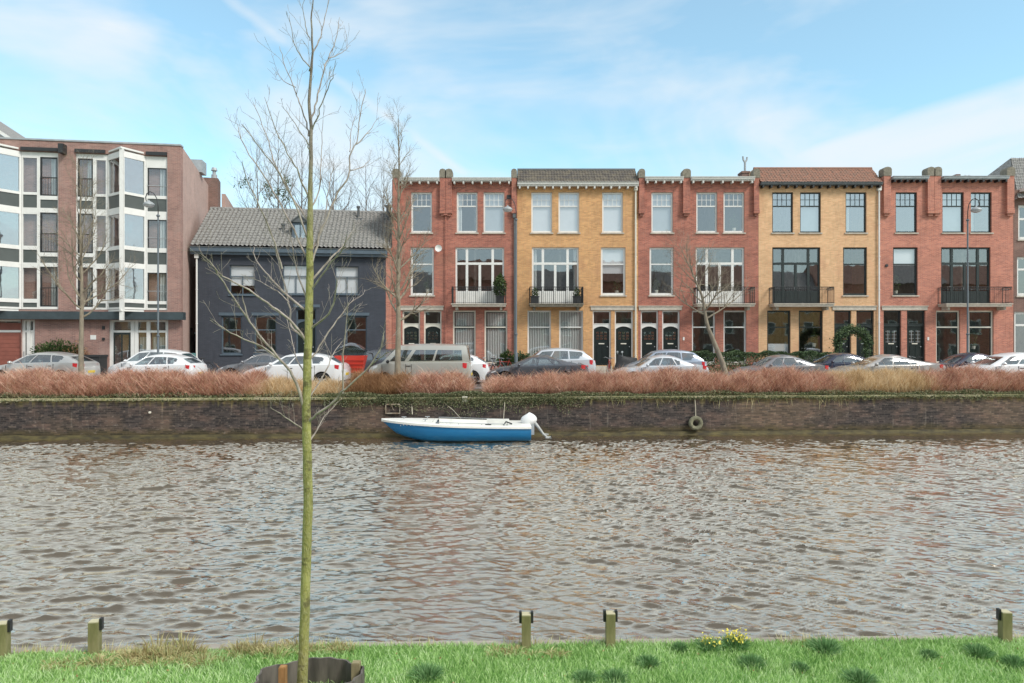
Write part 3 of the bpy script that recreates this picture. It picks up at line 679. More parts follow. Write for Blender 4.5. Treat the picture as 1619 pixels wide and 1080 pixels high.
def row_house(px0, px1, name, label, o):
    """o: pixel layout of one three-storey canal house"""
    fc = Facade(px0, HY, 0, BASE, name, label, 'house', 'terraced brick houses along the far street')
    fm = o['frame']; sill = o.get('sill', M['stone'])
    for i, (x0, x1) in enumerate(o['top']):
        cu, cm = o['topc'][i]
        window(fc, fc.rect(x0, x1, 304, 368), fm, transom=0.34, lights=(4, 2), glass=o.get('gtop', 'glass'), curtain=cu, cmat=cm, sill=sill, fw=o.get('fw', .095))
    for i, (x0, x1) in enumerate(o['mid']):
        cu, cm, rg = o['midc'][i]
        window(fc, fc.rect(x0, x1, 391, 467), fm, transom=0.35, curtain=cu, cmat=cm, crange=rg, sill=sill, fw=o.get('fw', .095) + .02, glass=o.get('gmid', 'glass'))
    x0, x1 = o['bal']; r = fc.rect(x0, x1, 391, 484)
    balcony_door(fc, r, fm, fc.z(460) - r[2], curtain=o.get('balc'), glass=o.get('gmid', 'glass'))
    x0, x1 = o['slab']; balcony(fc, fc.u(x0), fc.u(x1), fc.z(482), o.get('slabm', M['stone']), M['black'])
    for i, (x0, x1) in enumerate(o['low']):
        cu, cm, rg = o['lowc'][i]
        r = fc.rect(x0, x1, 491, 572); r = (r[0], r[1], 0.55, r[3])
        window(fc, r, o.get('lowframe', fm), transom=0.315, curtain=cu, cmat=cm, crange=rg, inner=o.get('inner'), sill=sill, fw=.09, glass=o.get('glow', 'glass'))
    for i, (x0, x1) in enumerate(o['doors']):
        r = fc.rect(x0, x1, 491, 575); r = (r[0], r[1], 0.42, r[3])
        front_door(fc, r, o.get('doorframe', fm), M['door'], 512, 516, style=o.get('dstyle', 0), glass='glass')
        b = MB(); b.box(r[0] - .05, r[1] + .05, -.42, -.004, 0, .2); b.box(r[0] - .05, r[1] + .05, -.16, -.005, .2, .40); b.build('doorstep', M['stone'], fc.e)
    a, c = fc.u(o['doors'][0][0] - 3), fc.u(o['doors'][1][1] + 3)
    b = MB(); z = fc.z(490.5); b.box(a, c, -.05, .02, z, z + .22)
    b.box(a - .04, c + .04, -.09, .021, z + .221, z + .27); b.build('lintel', M['stone'], fc.e)
    u0, u1 = 0.0, fc.u(px1); wt = fc.z(o['walltop'])
    fc.wall(u0, u1, wt, o['brick'], interior=[fc.z(380), fc.z(487)])
    if 'porch' in o: pass
    for (x0, x1, zt) in o.get('pil', []):
        pilaster(fc, fc.u(x0), fc.u(x1), fc.z(zt), fc.z(331), o['brick'])
    for (x0, x1, n) in o['corn']:
        cornice(fc, fc.u(x0), fc.u(x1), fc.z(o['cz'][1]), fc.z(o['cz'][0]), o['cm'], n, dm=o.get('cdm'), proj=o.get('cproj', .42))
    if o.get('tile'):
        ze, zr = fc.z(o['cz'][0]), fc.z(o['ridge']); y_ = 0.9
        k = (HY + y_) / HY
        zr = (zr + BASE - CAMZ) * k + CAMZ - BASE
        n = 42; tiles(fc, 'roof', (0.02, -.30, ze + .05), (u1 - .04, 0, 0), (0, y_ + .30, zr - ze - .05), n, o['rows'], o['tile'], amp=.03, step=.03)
        b = MB(); b.tube([(0.02, y_ + .02, zr), (u1 - .02, y_ + .02, zr)], .11, 8); b.box(.02, u1 - .02, y_ + .05, 8.9, zr - .35, zr - .02); b.build('ridge', o.get('ridgem', o['tile']), fc.e)
        b = MB()
        for x in (0.0, u1): b.poly([(x, -.25, ze), (x, y_ + .05, zr - .03), (x, 8.9, zr - .03), (x, 8.9, ze)])
        b.build('gable_side', o['brick'], fc.e)
    else: flat_roof(fc, u0, u1, wt)
    # ventilation holes and iron anchors
    return fc

NC, FULL = (None, 'net', (0, 1)), (0, 1)
A = row_house(620, 817.4, 'red_brick_house', 'red brick house with white windows beside the slate-blue house', dict(
    brick=M['brick_red'], frame=M['white'], top=[(650, 683), (722, 755), (764.5, 797.5)], topc=[(None, 'net'), ('left', 'net'), ('full', 'blind_grey')],
    mid=[(649, 686)], midc=[NC], bal=(720, 797), slab=(715, 801), low=[(716, 752), (766, 802)], lowc=[('full', 'net', (0, 1)), ('full', 'net', (0, 1))],
    lowframe=M['cream'], inner=M['dark_frame'], doors=[(636, 664), (670, 698)], doorframe=M['cream'], walltop=284, cz=(284, 288.5),
    corn=[(633.5, 695.5, 5), (715.5, 808.5, 7)], cm=M['cornice_white'], pil=[(622, 633, 268), (696, 704.8, 268), (705.2, 715, 268), (809, 816.5, 268)]))
B_ = row_house(817.6, 1008.8, 'ochre_brick_house', 'ochre brick house with white windows and dark tiled mansard roof', dict(
    brick=M['brick_yellow'], frame=M['white'], top=[(840, 873), (883, 916), (952, 985)], topc=[('full', 'blind')] * 3, gtop='glass',
    mid=[(950, 989)], midc=[('full', 'blind', (.45, 1))], bal=(841, 915), slab=(836, 921), balc=1, low=[(834, 871), (884, 922)], lowc=[('full', 'net', (0, 1))] * 2,
    slabm=M['cap'], doors=[(937, 966), (972, 1001)], walltop=292, cz=(291, 296), corn=[(818, 1008, 15)], cm=M['cornice_white'], tile=tile_dark, ridge=269, rows=5, ridgem=M['lead']))
C_ = row_house(1009, 1199.2, 'red_brick_house', 'red brick house with white windows between the two ochre houses', dict(
    brick=M['brick_red'], frame=M['white'], top=[(1030, 1064), (1101, 1134), (1144, 1177)], topc=[('full', 'blind_grey'), (None, 'net'), (None, 'net')],
    mid=[(1027, 1065)], midc=[NC], bal=(1100, 1177), slab=(1096, 1187), low=[(1094, 1131), (1144, 1180)], lowc=[NC, NC],
    doors=[(1013, 1041), (1047, 1075)], walltop=283, cz=(282.5, 287.5), corn=[(1018.5, 1078.5, 5), (1090.5, 1190, 7)], cm=M['cornice_white'],
    pil=[(1009.6, 1018, 268), (1079, 1090, 268), (1190.5, 1198.6, 268)]))
D_ = row_house(1199.4, 1391, 'ochre_brick_house', 'pale ochre brick house with black-framed windows and red-brown tiled roof', dict(
    brick=M['brick_yellow_pale'], frame=M['dark_frame'], top=[(1221, 1254), (1265, 1298), (1337, 1370)], topc=[(None, 'net'), ('full', 'blind_grey'), ('left', 'net')], gtop='glass_sky',
    mid=[(1333, 1371)], midc=[NC], bal=(1221, 1297), slab=(1215, 1310), low=[(1213, 1250), (1263, 1301)], lowc=[('full', 'blind', (0, .38)), NC],
    doors=[(1319, 1346), (1354, 1382)], dstyle=1, walltop=292, cz=(291, 294.5), corn=[(1200, 1390.5, 15)], cm=M['lead'], cdm=M['black'], tile=tile_red, ridge=267, rows=7, fw=.075))
E_ = row_house(1391.2, 1602, 'red_brick_house', 'pale red brick house with black-framed windows and grey cornice', dict(
    brick=M['brick_red_pale'], frame=M['dark_frame'], top=[(1416, 1450), (1490, 1524), (1535, 1568)], topc=[(None, 'net'), ('full', 'blind_grey'), ('left', 'net')], gtop='glass_sky',
    mid=[(1412, 1451)], midc=[('full', 'blind', (.62, 1))], bal=(1488, 1566), slab=(1482, 1586), low=[(1480, 1518), (1532, 1571)], lowc=[NC, NC], lowframe=M['cream'], inner=M['dark_frame'],
    doors=[(1397, 1425), (1434, 1463)], dstyle=2, walltop=282, cz=(281.5, 285.5), corn=[(1406.5, 1463, 6), (1485.5, 1588.5, 9)], cm=M['zinc'], cdm=M['black'],
    pil=[(1395, 1406, 265), (1464, 1474.2, 265), (1474.6, 1485, 265), (1589, 1600, 265)], fw=.075))
# low pale strip of wall left of the first red house, downpipes, dish, vent, flues
b = MB(); b.box(A.u(608.5), -.02, .0, .6, 0, A.z(392)); b.build('garden_wall_pier', M['brick_red_pale'], A.e)
downpipe(A, A.u(813.5), .2, A.z(345), M['lead']); downpipe(B_, B_.u(1004.5), .2, B_.z(302), M['cream']); downpipe(D_, D_.u(1388.5), .2, D_.z(302), M['white'])
downpipe(A, A.u(705), A.z(560), A.z(341), M['brick_red'], .03)
b = MB(); b.lathe([(.0, 0), (.12, -.015), (.21, -.06)], 16, (A.u(694), -.22, A.z(393.5)), 'y'); b.tube([(A.u(694), -.2, A.z(393.5)), (A.u(694), 0, A.z(396))], .015, 5); b.build('satellite_dish', M['white'], A.e, smooth=True)
b = MB(); b.box(A.u(801.5), A.u(808), -.02, -.003, A.z(314.5), A.z(308.5)); b.build('air_vent', M['plastic'], A.e)
b = MB(); b.lathe([(.0, -.06), (.09, -.06), (.09, 0)], 12, (E_.u(1401.5), 0, E_.z(420)), 'y'); b.build('wall_vent', M['plastic'], E_.e)
for fc, p in ((C_, 1079.5), (E_, 1466)):
    b = MB(); b.box(fc.u(p), fc.u(p + 2.6), -.03, -.003, fc.z(538), fc.z(533)); b.build('house_number_plate', M['white'], fc.e)
# chimney with forked flue between C and D
b = MB(); b.box(C_.u(1177), C_.u(1188), .4, 1.1, C_.z(283), C_.z(271)); b.box(C_.u(1176), C_.u(1189), .35, 1.15, C_.z(270.9), C_.z(268)); ch = b.build('chimney', M['brick_brown'], C_.e)
b = MB(); x = C_.u(1184.5); z0, z1 = C_.z(268), C_.z(242)
b.tube([(x, .75, z0), (x, .75, z0 + .62)], .07, 8); b.tube([(x, .75, z0 + .6), (x - .11, .75, z0 + .8), (x - .13, .75, z1)], .055, 7); b.tube([(x, .75, z0 + .6), (x + .11, .75, z0 + .8), (x + .13, .75, z1 - .05)], .055, 7)
b.build('forked_flue', M['zinc'], ch)
b = MB(); b.box(E_.u(1527), E_.u(1548), 1.2, 2.0, E_.z(283), E_.z(271)); b.box(E_.u(1534), E_.u(1541), 1.3, 1.8, E_.z(270.9), E_.z(267)); ch = b.build('chimney', M['brick_brown'], E_.e)
b = MB()
for p in (1552, 1558): b.tube([(E_.u(p), 1.5, E_.z(283)), (E_.u(p), 1.5, E_.z(271))], .09, 8); b.lathe([(.16, 0), (.16, .06), (0, .16)], 10, (E_.u(p), 1.5, E_.z(271)))
b.build('roof_vent', M['zinc'], ch)
b = MB(); b.tube([(E_.u(1497), 1.2, E_.z(282)), (E_.u(1509), 1.2, E_.z(276)), (E_.u(1509), 1.2, E_.z(270))], .03, 5); b.tube([(E_.u(1500), 1.2, E_.z(279)), (E_.u(1525), 1.2, E_.z(276.5))], .03, 5); b.build('roof_rail', M['zinc'], E_.e)

# brown brick house, far right
G = Facade(1602.3, HY, 0, BASE, 'brown_brick_house', 'brown brick house with white windows and steep grey roof at the right edge', 'house', 'terraced brick houses along the far street')
for (x0, x1, y0, y1, t) in ((1610, 1646, 324, 379, .4), (1608, 1646, 406, 468, .32), (1603.8, 1646, 493, 568, .28), (1664, 1700, 324, 379, .4), (1664, 1700, 406, 468, .32)):
    window(G, G.rect(x0, x1, y0, y1), M['white'], transom=t, sill=M['stone'], fw=.14, trh=.12)
G.wall(0, G.u(1730), G.z(300), M['brick_brown'], interior=[G.z(390), G.z(480)])
zz = G.z(300); w_ = G.u(1730)
tiles(G, 'roof', (0, -.35, zz - .6), (w_ + 1, 0, 0), (2.2, 3.6, 3.4), 44, 14, tile_grey)
b = MB(); b.poly([(0, -.33, zz - .62), (2.18, 3.24, zz + 2.78), (-.9, 7, zz - .62)]); b.poly([(2.18, 3.24, zz + 2.76), (w_ + 3, 3.24, zz + 2.76), (w_ + 3, 7, zz - .6), (-.9, 7, zz - .6)]); b.build('hip_roof', tile_grey, G.e)
b = MB(); b.box(.35, w_, -.5, -.02, zz - .15, zz + .02); b.build('gutter', M['white'], G.e)

# ------------------------------------------------------------------ slate-blue painted house with pantile roof
TH = math.atan(0.137)
Bl = Facade(311, 40.0, TH, BASE, 'slate_blue_house', 'low slate-blue painted house with grey pantile roof and small dormer', 'house')
for i, (x0, x1, y0, y1) in enumerate(((363, 403, 419, 466), (447, 488, 419, 465), (530, 567, 421, 465))):
    a, c, e, g = Bl.rect(x0, x1, y0, y1)
    w = window(Bl, (a, c, e, g), M['bluetrim'], transom=.38, lights=0, curtain='full', cmat='blind', sill=M['bluetrim'], fw=.05, trh=.05, crange=(0.30 if i == 0 else 0, 1), glass='glass_dark')
    b = MB(); b.box((a + c) / 2 - .025, (a + c) / 2 + .025, .112, .16, e + .06, g - (g - e) * .38 - .025); b.build('mullion', M['bluetrim'], w)
for (x0, x1) in ((350, 382), (402, 437), (547, 580)):
    a, c, e, g = Bl.rect(x0, x1, 500, 560)
    window(Bl, (a, c, e, g), M['bluetrim'], transom=.36, sill=M['bluetrim'], fw=.07, glass='glass', trh=.06)
a, c, e, g = Bl.rect(468, 500, 488, 580); front_door(Bl, (a, c, .1, g), M['bluetrim'], M['door'], 505, 507, style=1)
for (x0, x1, y) in ((346, 386, 499), (398, 441, 499), (464, 506, 486), (543, 584, 499)):
    a, c, e, g = Bl.rect(x0, x1, y - 3, y); b = MB(); b.box(a, c, -.04, .01, e, g + .06); b.build('lintel', M['bluetrim'], Bl.e)
UB = Bl.u(610); ze = Bl.z(399, 311)
Bl.wall(0, UB, ze, M['brick_blue'], depth=7.5, interior=[Bl.z(478, 400)])
b = MB(); b.box(-.25, UB + .1, -.42, .1, ze + .02, ze + .27); b.box(-.25, UB + .1, -.30, .09, ze - .13, ze + .019); b.build('gutter', M['bluetrim'], Bl.e)
b = MB(); b.box(-.25, UB + .1, -.46, -.2, ze + .271, ze + .31); b.build('gutter_lip', M['lead'], Bl.e)
RH, RD = 2.95, 3.7
tiles(Bl, 'roof', (-.28, -.32, ze + .30), (UB + .62, 0, 0), (0, RD + .32, RH), 46, 15, tile_grey, amp=.085, step=.10)
b = MB(); b.tube([(-.28, RD, ze + RH + .32), (UB + .34, RD, ze + RH + .32)], .12, 8); b.build('ridge', tile_grey, Bl.e)
b = MB()
for x in (-.01, UB + .01): b.poly([(x, 0, ze), (x, RD, ze + RH + .2), (x, 7.4, ze)])
b.build('gable', M['brick_blue'], Bl.e)
b = MB(); b.poly([(-.28, RD, ze + RH + .3), (UB + .34, RD, ze + RH + .3), (UB + .34, 7.6, ze), (-.28, 7.6, ze)]); b.build('rear_roof', tile_grey, Bl.e)
# dormer
da, dc = Bl.u(459), Bl.u(484); dz0, dz1 = ze + .62, ze + 2.0; yd = .62
b = MB(); b.box(da, da + .14, yd, yd + 1.8, dz0, dz1); b.box(dc - .14, dc, yd, yd + 1.8, dz0, dz1); b.box(da + .14, dc - .14, yd + .01, yd + .12, dz0, dz0 + .14); b.box(da + .14, dc - .14, yd + .01, yd + 1.8, dz1 - .14, dz1)
mcx = (da + dc) / 2; b.box(mcx - .03, mcx + .03, yd + .02, yd + .1, dz0 + .14, dz1 - .14)
dm = b.build('dormer', M['bluetrim'], Bl.e)
b = MB(); b.poly([(da + .14, yd + .06, dz0 + .14), (dc - .14, yd + .06, dz0 + .14), (dc - .14, yd + .06, dz1 - .14), (da + .14, yd + .06, dz1 - .14)]); b.build('pane', M['glass_sky'], dm)
b = MB(); b.poly([(da - .12, yd - .1, dz1), (dc + .12, yd - .1, dz1), (mcx, yd - .1, dz1 + .42)])
for s, x in ((-1, da - .16), (1, dc + .16)):
    b.poly([(x, yd - .16, dz1 - .02), (mcx, yd - .16, dz1 + .47), (mcx, yd + 2.4, dz1 + .47), (x, yd + 1.9, dz1 - .02)])
    b.poly([(x, yd - .16, dz1 - .10), (mcx, yd - .16, dz1 + .39), (mcx, yd - .16, dz1 + .47), (x, yd - .16, dz1 - .02)])
b.build('dormer_roof', M['lead'], dm)
def roofpipe(pxx, t, h, r, tilt=0.0):
    u_ = Bl.u(pxx); y = RD * t; z = ze + .3 + RH * t; b = MB(); b.tube([(u_, y, z - .2), (u_, y, z + h)], r, 8); b.tube([(u_, y, z + h), (u_, y, z + h + .12)], r * 1.5, 8)
    b.box(u_ - .28, u_ + .28, y - .2, y + .1, z - .10, z + .06); b.build('roof_vent', M['lead'], Bl.e)
roofpipe(441, .35, .55, .09); roofpipe(560, .80, .75, .08); roofpipe(611, .82, .8, .16)
downpipe(Bl, .03, .1, ze - .35, M['white'], .05)

# ------------------------------------------------------------------ modern purple-brown apartment block
MTH = math.radians(8.4)
Mo = Facade(285.5, 38.0, MTH, BASE, 'apartment_block', 'modern purple-brown brick apartment block with white-framed glazed bays', 'building')
pm_, gl_, wf = M['panel'], M['glass'], M['white']
zb = Mo.z(506, 285)                       # underside of the dark band
mz = lambda y: Mo.z(y, 250)
ZT, ZB = mz(247), mz(490)
def uu(p): return Mo.u(p)
bays = ((uu(119), uu(264.5)), (uu(119) - (uu(264.5) - uu(119)) - (uu(119) - uu(92)), uu(92)))
bays = bays + ((bays[1][0] - (bays[1][1] - bays[1][0]) - (uu(119) - uu(92)), bays[1][0] - (uu(119) - uu(92))),)
for a, c in bays: Mo.open.append((a, c, ZB - .03, ZT + .03))
# ground floor openings in the flush wall
ent = (uu(172), uu(266), 0.0, zb - .02); gar = (uu(-45), uu(33), 0.0, zb - .02); sd = (uu(33.3), uu(55), 0.0, zb - .02)
Mo.open += [ent, gar, sd]
U0 = bays[2][0] - 1.2
ztop = mz(229.5)
Mo.wall(U0, 0.0, ztop, M['brick_modern'], depth=0.4, reveal=.3, interior=False)
b = MB(); b.box(U0, .03, -.05, .42, ztop + .002, ztop + .09); b.build('parapet_cap', M['zinc'], Mo.e)
# party wall leaning away to the left, chimney, rear wing
sd_dir = Vector((-.135, .991, 0)); z_s = ztop
def sidewall(name, p, dv, z0, z1, m, thick=.25):
    b = MB(); q = p + dv; n = Vector((-dv.y, dv.x, 0)).normalized() * thick
    for A_, B2 in ((p, q),):
        P = [A_, B2, B2 + n, A_ + n]; v0 = len(b.v)
        for z in (z0, z1):
            for w in P: b.v.append((w.x, w.y, z))
        for f in ((0, 3, 2, 1), (4, 5, 6, 7), (0, 1, 5, 4), (1, 2, 6, 5), (2, 3, 7, 6), (3, 0, 4, 7)): b.face([v0 + i for i in f])
    return b.build(name, m, Mo.e)
SWL = 9.6
sidewall('party_wall', Vector((0, .403, 0)), sd_dir * SWL, 0, ztop, M['brick_side'])
cpt = Vector((0, .4, 0)) + sd_dir * (SWL - .02)
sidewall('chimney_stack', cpt + Vector((.62, .1, 0)), sd_dir * 1.3, 0, ztop + .55, M['brick_brown'], .95)
b = MB(); b.lathe([(.2, 0), (.2, .35), (.12, .4), (.12, .62), (.22, .64), (.16, .85), (0, .9)], 10, (cpt.x + .2, cpt.y + .7, ztop + .56)); b.build('chimney_pot', M['zinc'], Mo.e)
sidewall('rear_wing', cpt + Vector((.75, 1.5, 0)), sd_dir * 8, 0, ztop - .25, M['brick_side'])
b = MB(); b.box(-1.6, -.6, 6.0, 7.0, ztop, ztop + .8); b.build('roof_ventilator', M['zinc'], Mo.e)
b = MB(); b.poly([(U0, .3, ztop - .12), (-.05, .3, ztop - .12), (-1.3, 9.5, ztop - .12), (U0, 9.5, ztop - .12)]); b.build('roof', roof_flat, Mo.e)
b = MB(); b.box(U0, -.3, .45, 3.2, -.05, zb - .4)
b.poly([(U0, 3.3, zb), (-.5, 3.3, zb), (-.5, 3.3, ztop - .2), (U0, 3.3, ztop - .2)])
for y in (330, 415): b.box(U0 + .1, -.6, .6, 3.29, mz(y) - .12, mz(y) + .12)
b.box(U0 + .1, -.6, .6, 3.29, zb + .05, zb + .25)
for k in range(12): x = U0 + 1.2 + k * 2.3; b.box(min(x, -1), min(x, -1) + .1, 1.0, 3.28, zb + .3, ztop - .3) if x < -1 else None
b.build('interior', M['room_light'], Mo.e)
levels = [(256, 309, 'w'), (313, 333, 'p'), (343, 392, 'w'), (398, 418, 'p'), (426, 474, 'w'), (480, 487, 'p')]
lev_door = [(254, 314, 'd'), (320, 333, 'p'), (340, 402, 'd'), (408, 418, 'p'), (424, 486, 'd')]
crv = random.Random(3)
def strip(p, q, lv, y0=.05, fw=.075, rail=False, cols=1, dark=False):
    """glazed strip from wall point p to q (u,y) with window and panel levels"""
    p, q = Vector((p[0], p[1], 0)), Vector((q[0], q[1], 0)); d = q - p; L_ = d.length; d.normalize(); n = Vector((d.y, -d.x, 0))
    def bx(bb, s0, s1, t0, t1, z0, z1):
        P = [p + d * s0 - n * t0, p + d * s1 - n * t0, p + d * s1 - n * t1, p + d * s0 - n * t1]; v0 = len(bb.v)
        for z in (z0, z1):
            for w in P: bb.v.append((w.x, w.y, z))
        for f in ((0, 3, 2, 1), (4, 5, 6, 7), (0, 1, 5, 4), (1, 2, 6, 5), (2, 3, 7, 6), (3, 0, 4, 7)): bb.face([v0 + i for i in f])
    fb = MB(); parts = []
    def one(kind, m_, *boxes):
        q_ = MB()
        for bb in boxes: bx(q_, *bb)
        parts.append((kind, q_, m_))
    bx(fb, 0, fw, 0, .12, ZB, ZT); bx(fb, L_ - fw, L_, 0, .12, ZB, ZT)
    zs = [ZT] + [v for l in lv for v in (mz(l[0]), mz(l[1]))] + [ZB]
    for i in range(0, len(zs), 2):
        if zs[i] - zs[i + 1] > .01: bx(fb, fw, L_ - fw, .004, .11, zs[i + 1], zs[i])
    gm = M['glass_dark' if dark else 'glass_sky']
    for l in lv:
        z1, z0 = mz(l[0]), mz(l[1])
        if l[2] == 'p': one('spandrel_panel', pm_, (fw, L_ - fw, .05, .09, z0, z1))
        else:
            one('pane', gm, (fw, L_ - fw, .06, .064, z0, z1))
            if l[2] == 'd':
                zz_ = z0 + (z1 - z0) * .46
                one('casement', M['black'], (fw, fw + .07, .02, .09, z0, z1), (L_ - fw - .07, L_ - fw, .02, .09, z0, z1), (fw + .07, L_ - fw - .07, .02, .09, z1 - .07, z1), (fw + .07, L_ - fw - .07, .02, .09, z0, z0 + .07))
                one('railing', M['black'], (fw + .03, L_ - fw - .03, -.04, 0, zz_, zz_ + .045), *[(fw + .03 + (L_ - 2 * fw - .06) * t / 6 - .008, fw + .03 + (L_ - 2 * fw - .06) * t / 6 + .008, -.03, -.015, z0 + .05, zz_) for t in range(0, 7)])
                crv.random() < .45 and one('curtain', M['net'], (fw + (L_ - 2 * fw) * .55, L_ - fw - .05, .2, .22, z0, z1))
            if l[2] == 'r':
                zz_ = z0 + (z1 - z0) * .34
                one('casement', M['black'], (fw, fw + .05, .03, .09, z0, z1), (L_ - fw - .05, L_ - fw, .03, .09, z0, z1), (fw + .05, L_ - fw - .05, .03, .09, z1 - .05, z1))
                one('railing', M['zinc'], (fw, L_ - fw, -.05, -.02, zz_, zz_ + .03)); one('curtain', M['net'], (fw + (L_ - 2 * fw) * .6, L_ - fw - .02, .2, .22, z0, z1))
    f = fb.build('glazed_bay', wf, Mo.e)
    for kind, q_, m_ in parts: q_.build(kind, m_, f)
wd = [(a_, b_, 'w') for a_, b_, _ in levels]
lev_r = [(265, 309, 'r'), (314, 334, 'p'), (347, 392, 'r'), (399, 418, 'p'), (431, 476, 'r'), (481, 487, 'p')]
for bi, (a, c) in enumerate(bays):
    Wd = c - a; f1, f2, f3, f4, f5 = (uu(148) - uu(119)) / (uu(264.5) - uu(119)), .335, .575, .757, 1.0
    if bi: f3, f4 = .40, .60
    strip((a, .1), (a + Wd * f1, .1), lev_door, dark=True)
    strip((a + Wd * f1 + .005, .1), (a + Wd * f2, .1), levels, dark=True, fw=.08)
    strip((a + Wd * f2 + .005, .1), (a + Wd * f3 - .06, -.88), levels, dark=True, fw=.08)
    strip((a + Wd * f3 + .06, -.88), (a + Wd * f4 - .005, .1), levels, fw=.08)
    if bi: strip((a + Wd * f4 + .005, .1), (a + Wd * .78, .1), levels, dark=True, fw=.07); strip((a + Wd * .78 + .005, .1), (c, .1), lev_door, dark=True)
    else: strip((a + Wd * f4 + .005, .1), (c, .1), lev_r, fw=.07, dark=True)
    b = MB(); x = a + Wd * f3; b.box(x - .10, x + .10, -.96, -.80, zb - .05, ZT + .1); b.build('bay_post', wf, Mo.e)
    p0, p1, p2 = (a + Wd * f2 - .03, .13), (x, -1.05), (a + Wd * f4 + .03, .13)
    for z in (ZT + .101, ZB - .12):
        b = MB(); lo = [(q[0], q[1], z) for q in (p0, p1, p2)]; hi = [(q[0], q[1], z + .09) for q in (p0, p1, p2)]
        b.poly(lo[::-1]); b.poly(hi)
        for i in range(3): j = (i + 1) % 3; b.poly([lo[i], lo[j], hi[j], hi[i]])
        b.build('bay_roof' if z > ZB else 'bay_floor', M['white'], Mo.e)
    for s0, s1 in ((a, a + Wd * f2 - .05), (a + Wd * f4 + .05, c)):
        b = MB(); b.box(s0, s1, -.09, .05, ZT + .04, ZT + .22); b.build('awning_box', M['black'], Mo.e)
b = MB(); b.box(U0, .28, -.45, -.003, zb, ZB - .13); b.build('fascia_band', M['band'], Mo.e)
b = MB(); b.box(uu(98), uu(106), -.45, -.003, mz(250), mz(236)); b.build('wall_lamp', M['black'], Mo.e)
b = MB(); b.box(uu(143), uu(152), -.02, -.003, mz(537), mz(530)); b.build('house_number_plate', M['white'], Mo.e)
b = MB(); b.box(uu(162), uu(166), -.05, -.003, mz(521), mz(516)); b.box(uu(162), uu(166), -.05, -.003, mz(538), mz(534)); b.build('door_bell', M['black'], Mo.e)
# entrance: posts, glazed door, two windows
def infill(r, posts, items, wfm=wf):
    b = MB(); a, c, e, g = r; zt = g - .62
    for x in posts: b.box(x - .09, x + .09, .12, .26, e, g)
    b.box(a, c, .14, .25, zt - .06, zt + .06); b.box(a, c, .141, .249, g - .09, g); b.build('entrance_frame', wfm, Mo.e)
    b = MB(); b.box(a, c, .19, .194, zt, g - .05); b.build('transom_pane', M['glass_dark'], Mo.e)
    for kind, x0, x1 in items:
        b = MB(); z0 = 0.05 if kind == 'door' else .55
        if kind == 'door':
            for q0, q1 in ((x0, x0 + .1), (x1 - .1, x1)): b.box(q0, q1, .15, .22, z0, zt - .06)
            b.box(x0, x1, .151, .219, z0, z0 + .25); b.box(x0, x1, .151, .219, zt - .18, zt - .061); b.box((x0 + x1) / 2 - .03, (x0 + x1) / 2 + .03, .152, .218, z0, zt - .06)
            d = b.build('door', M['dark_frame'], Mo.e)
            b = MB(); b.tube([(x1 - .14, .08, 1.0), (x1 - .14, .08, 1.35)], .02, 6); b.build('handle', M['zinc'], d)
        elif kind == 'garage':
            z = .02
            while z < g - .3: b.box(x0, x1, .17, .2, z, z + .2); b.box(x0, x1, .18, .195, z + .2, z + .22); z += .22
            b.build('garage_door', mat('garage_door_brown', (.26, .085, .06), .6, var=.15), Mo.e); continue
        elif kind == 'white': b.box(x0, x1, .17, .2, z0 - .5, zt - .06); b.build('door', M['white'], Mo.e); continue
        else: b.box(x0, x1, .15, .22, 0, z0); d = b.build('window', M['white'], Mo.e)
        b = MB(); b.box(x0 + .03, x1 - .03, .18, .184, z0, zt - .06); b.build('pane', M['glass'], d)
        if kind == 'win': b = MB(); b.box(x0 + .05, x1 - .05, .3, .32, z0, zt - .3); b.build('curtain', M['net'], d)
infill(ent, [ent[0] + .09, uu(208), uu(214), uu(233), ent[1] - .09], [('door', uu(176), uu(205)), ('win', uu(217), uu(230)), ('win', uu(237), uu(262))])
infill(sd, [sd[0] + .06, uu(43), sd[1] - .06], [('white', uu(45), uu(53)), ('door', uu(35), uu(41))])
infill(gar, [], [('garage', gar[0], gar[1])])
# alley door behind the corner
b = MB(); p = px(305, 545, 41.7); 
al = empty('alley_gate', (p.x, 41.9, BASE), 0, 'narrow black gate in the alley between apartment block and slate-blue house', 'gate')
b.box(-.36, .4, 0, .06, 0, 2.35); b.box(-.28, -.05, -.02, -.001, .2, 2.2); b.box(.02, .28, -.02, -.001, .2, 2.2); b.build('gate_leaf', M['black'], al)
b = MB(); b.box(-.46, -.36, -.03, .1, 0, 2.45); b.box(.4, .5, -.03, .1, 0, 2.45); b.box(-.36, .4, -.03, .1, 2.351, 2.45); b.build('gate_frame', M['zinc'], al)
b = MB(); b.box(-.5, .7, .10, .3, 2.452, 6.5); b.build('brick_infill', M['brick_brown'], al)
# roof peeping over the block, far left
rb = empty('gabled_house', px(-20, 210, 60).to_tuple(), .1, 'white-edged gable roof peeping over the flat block at far left', 'house')
b = MB(); b.poly([(-4, 0, 3.6), (3.2, 0, -1.2), (3.2, 8, -1.2), (-4, 8, 3.6)]); b.poly([(-4, 0, 3.3), (3.0, 0, -1.4), (3.0, 0, -14), (-4, 0, -14)]); b.poly([(3.0, 0, -1.4), (3.0, 8, -1.4), (3.0, 8, -14), (3.0, 0, -14)]); b.build('roof', tile_grey, rb)
b = MB(); b.poly([(-4, -.05, 3.3), (3.3, -.05, -1.57), (3.3, -.05, -1.25), (-4, -.05, 3.62)]); b.build('bargeboard', M['white'], rb)

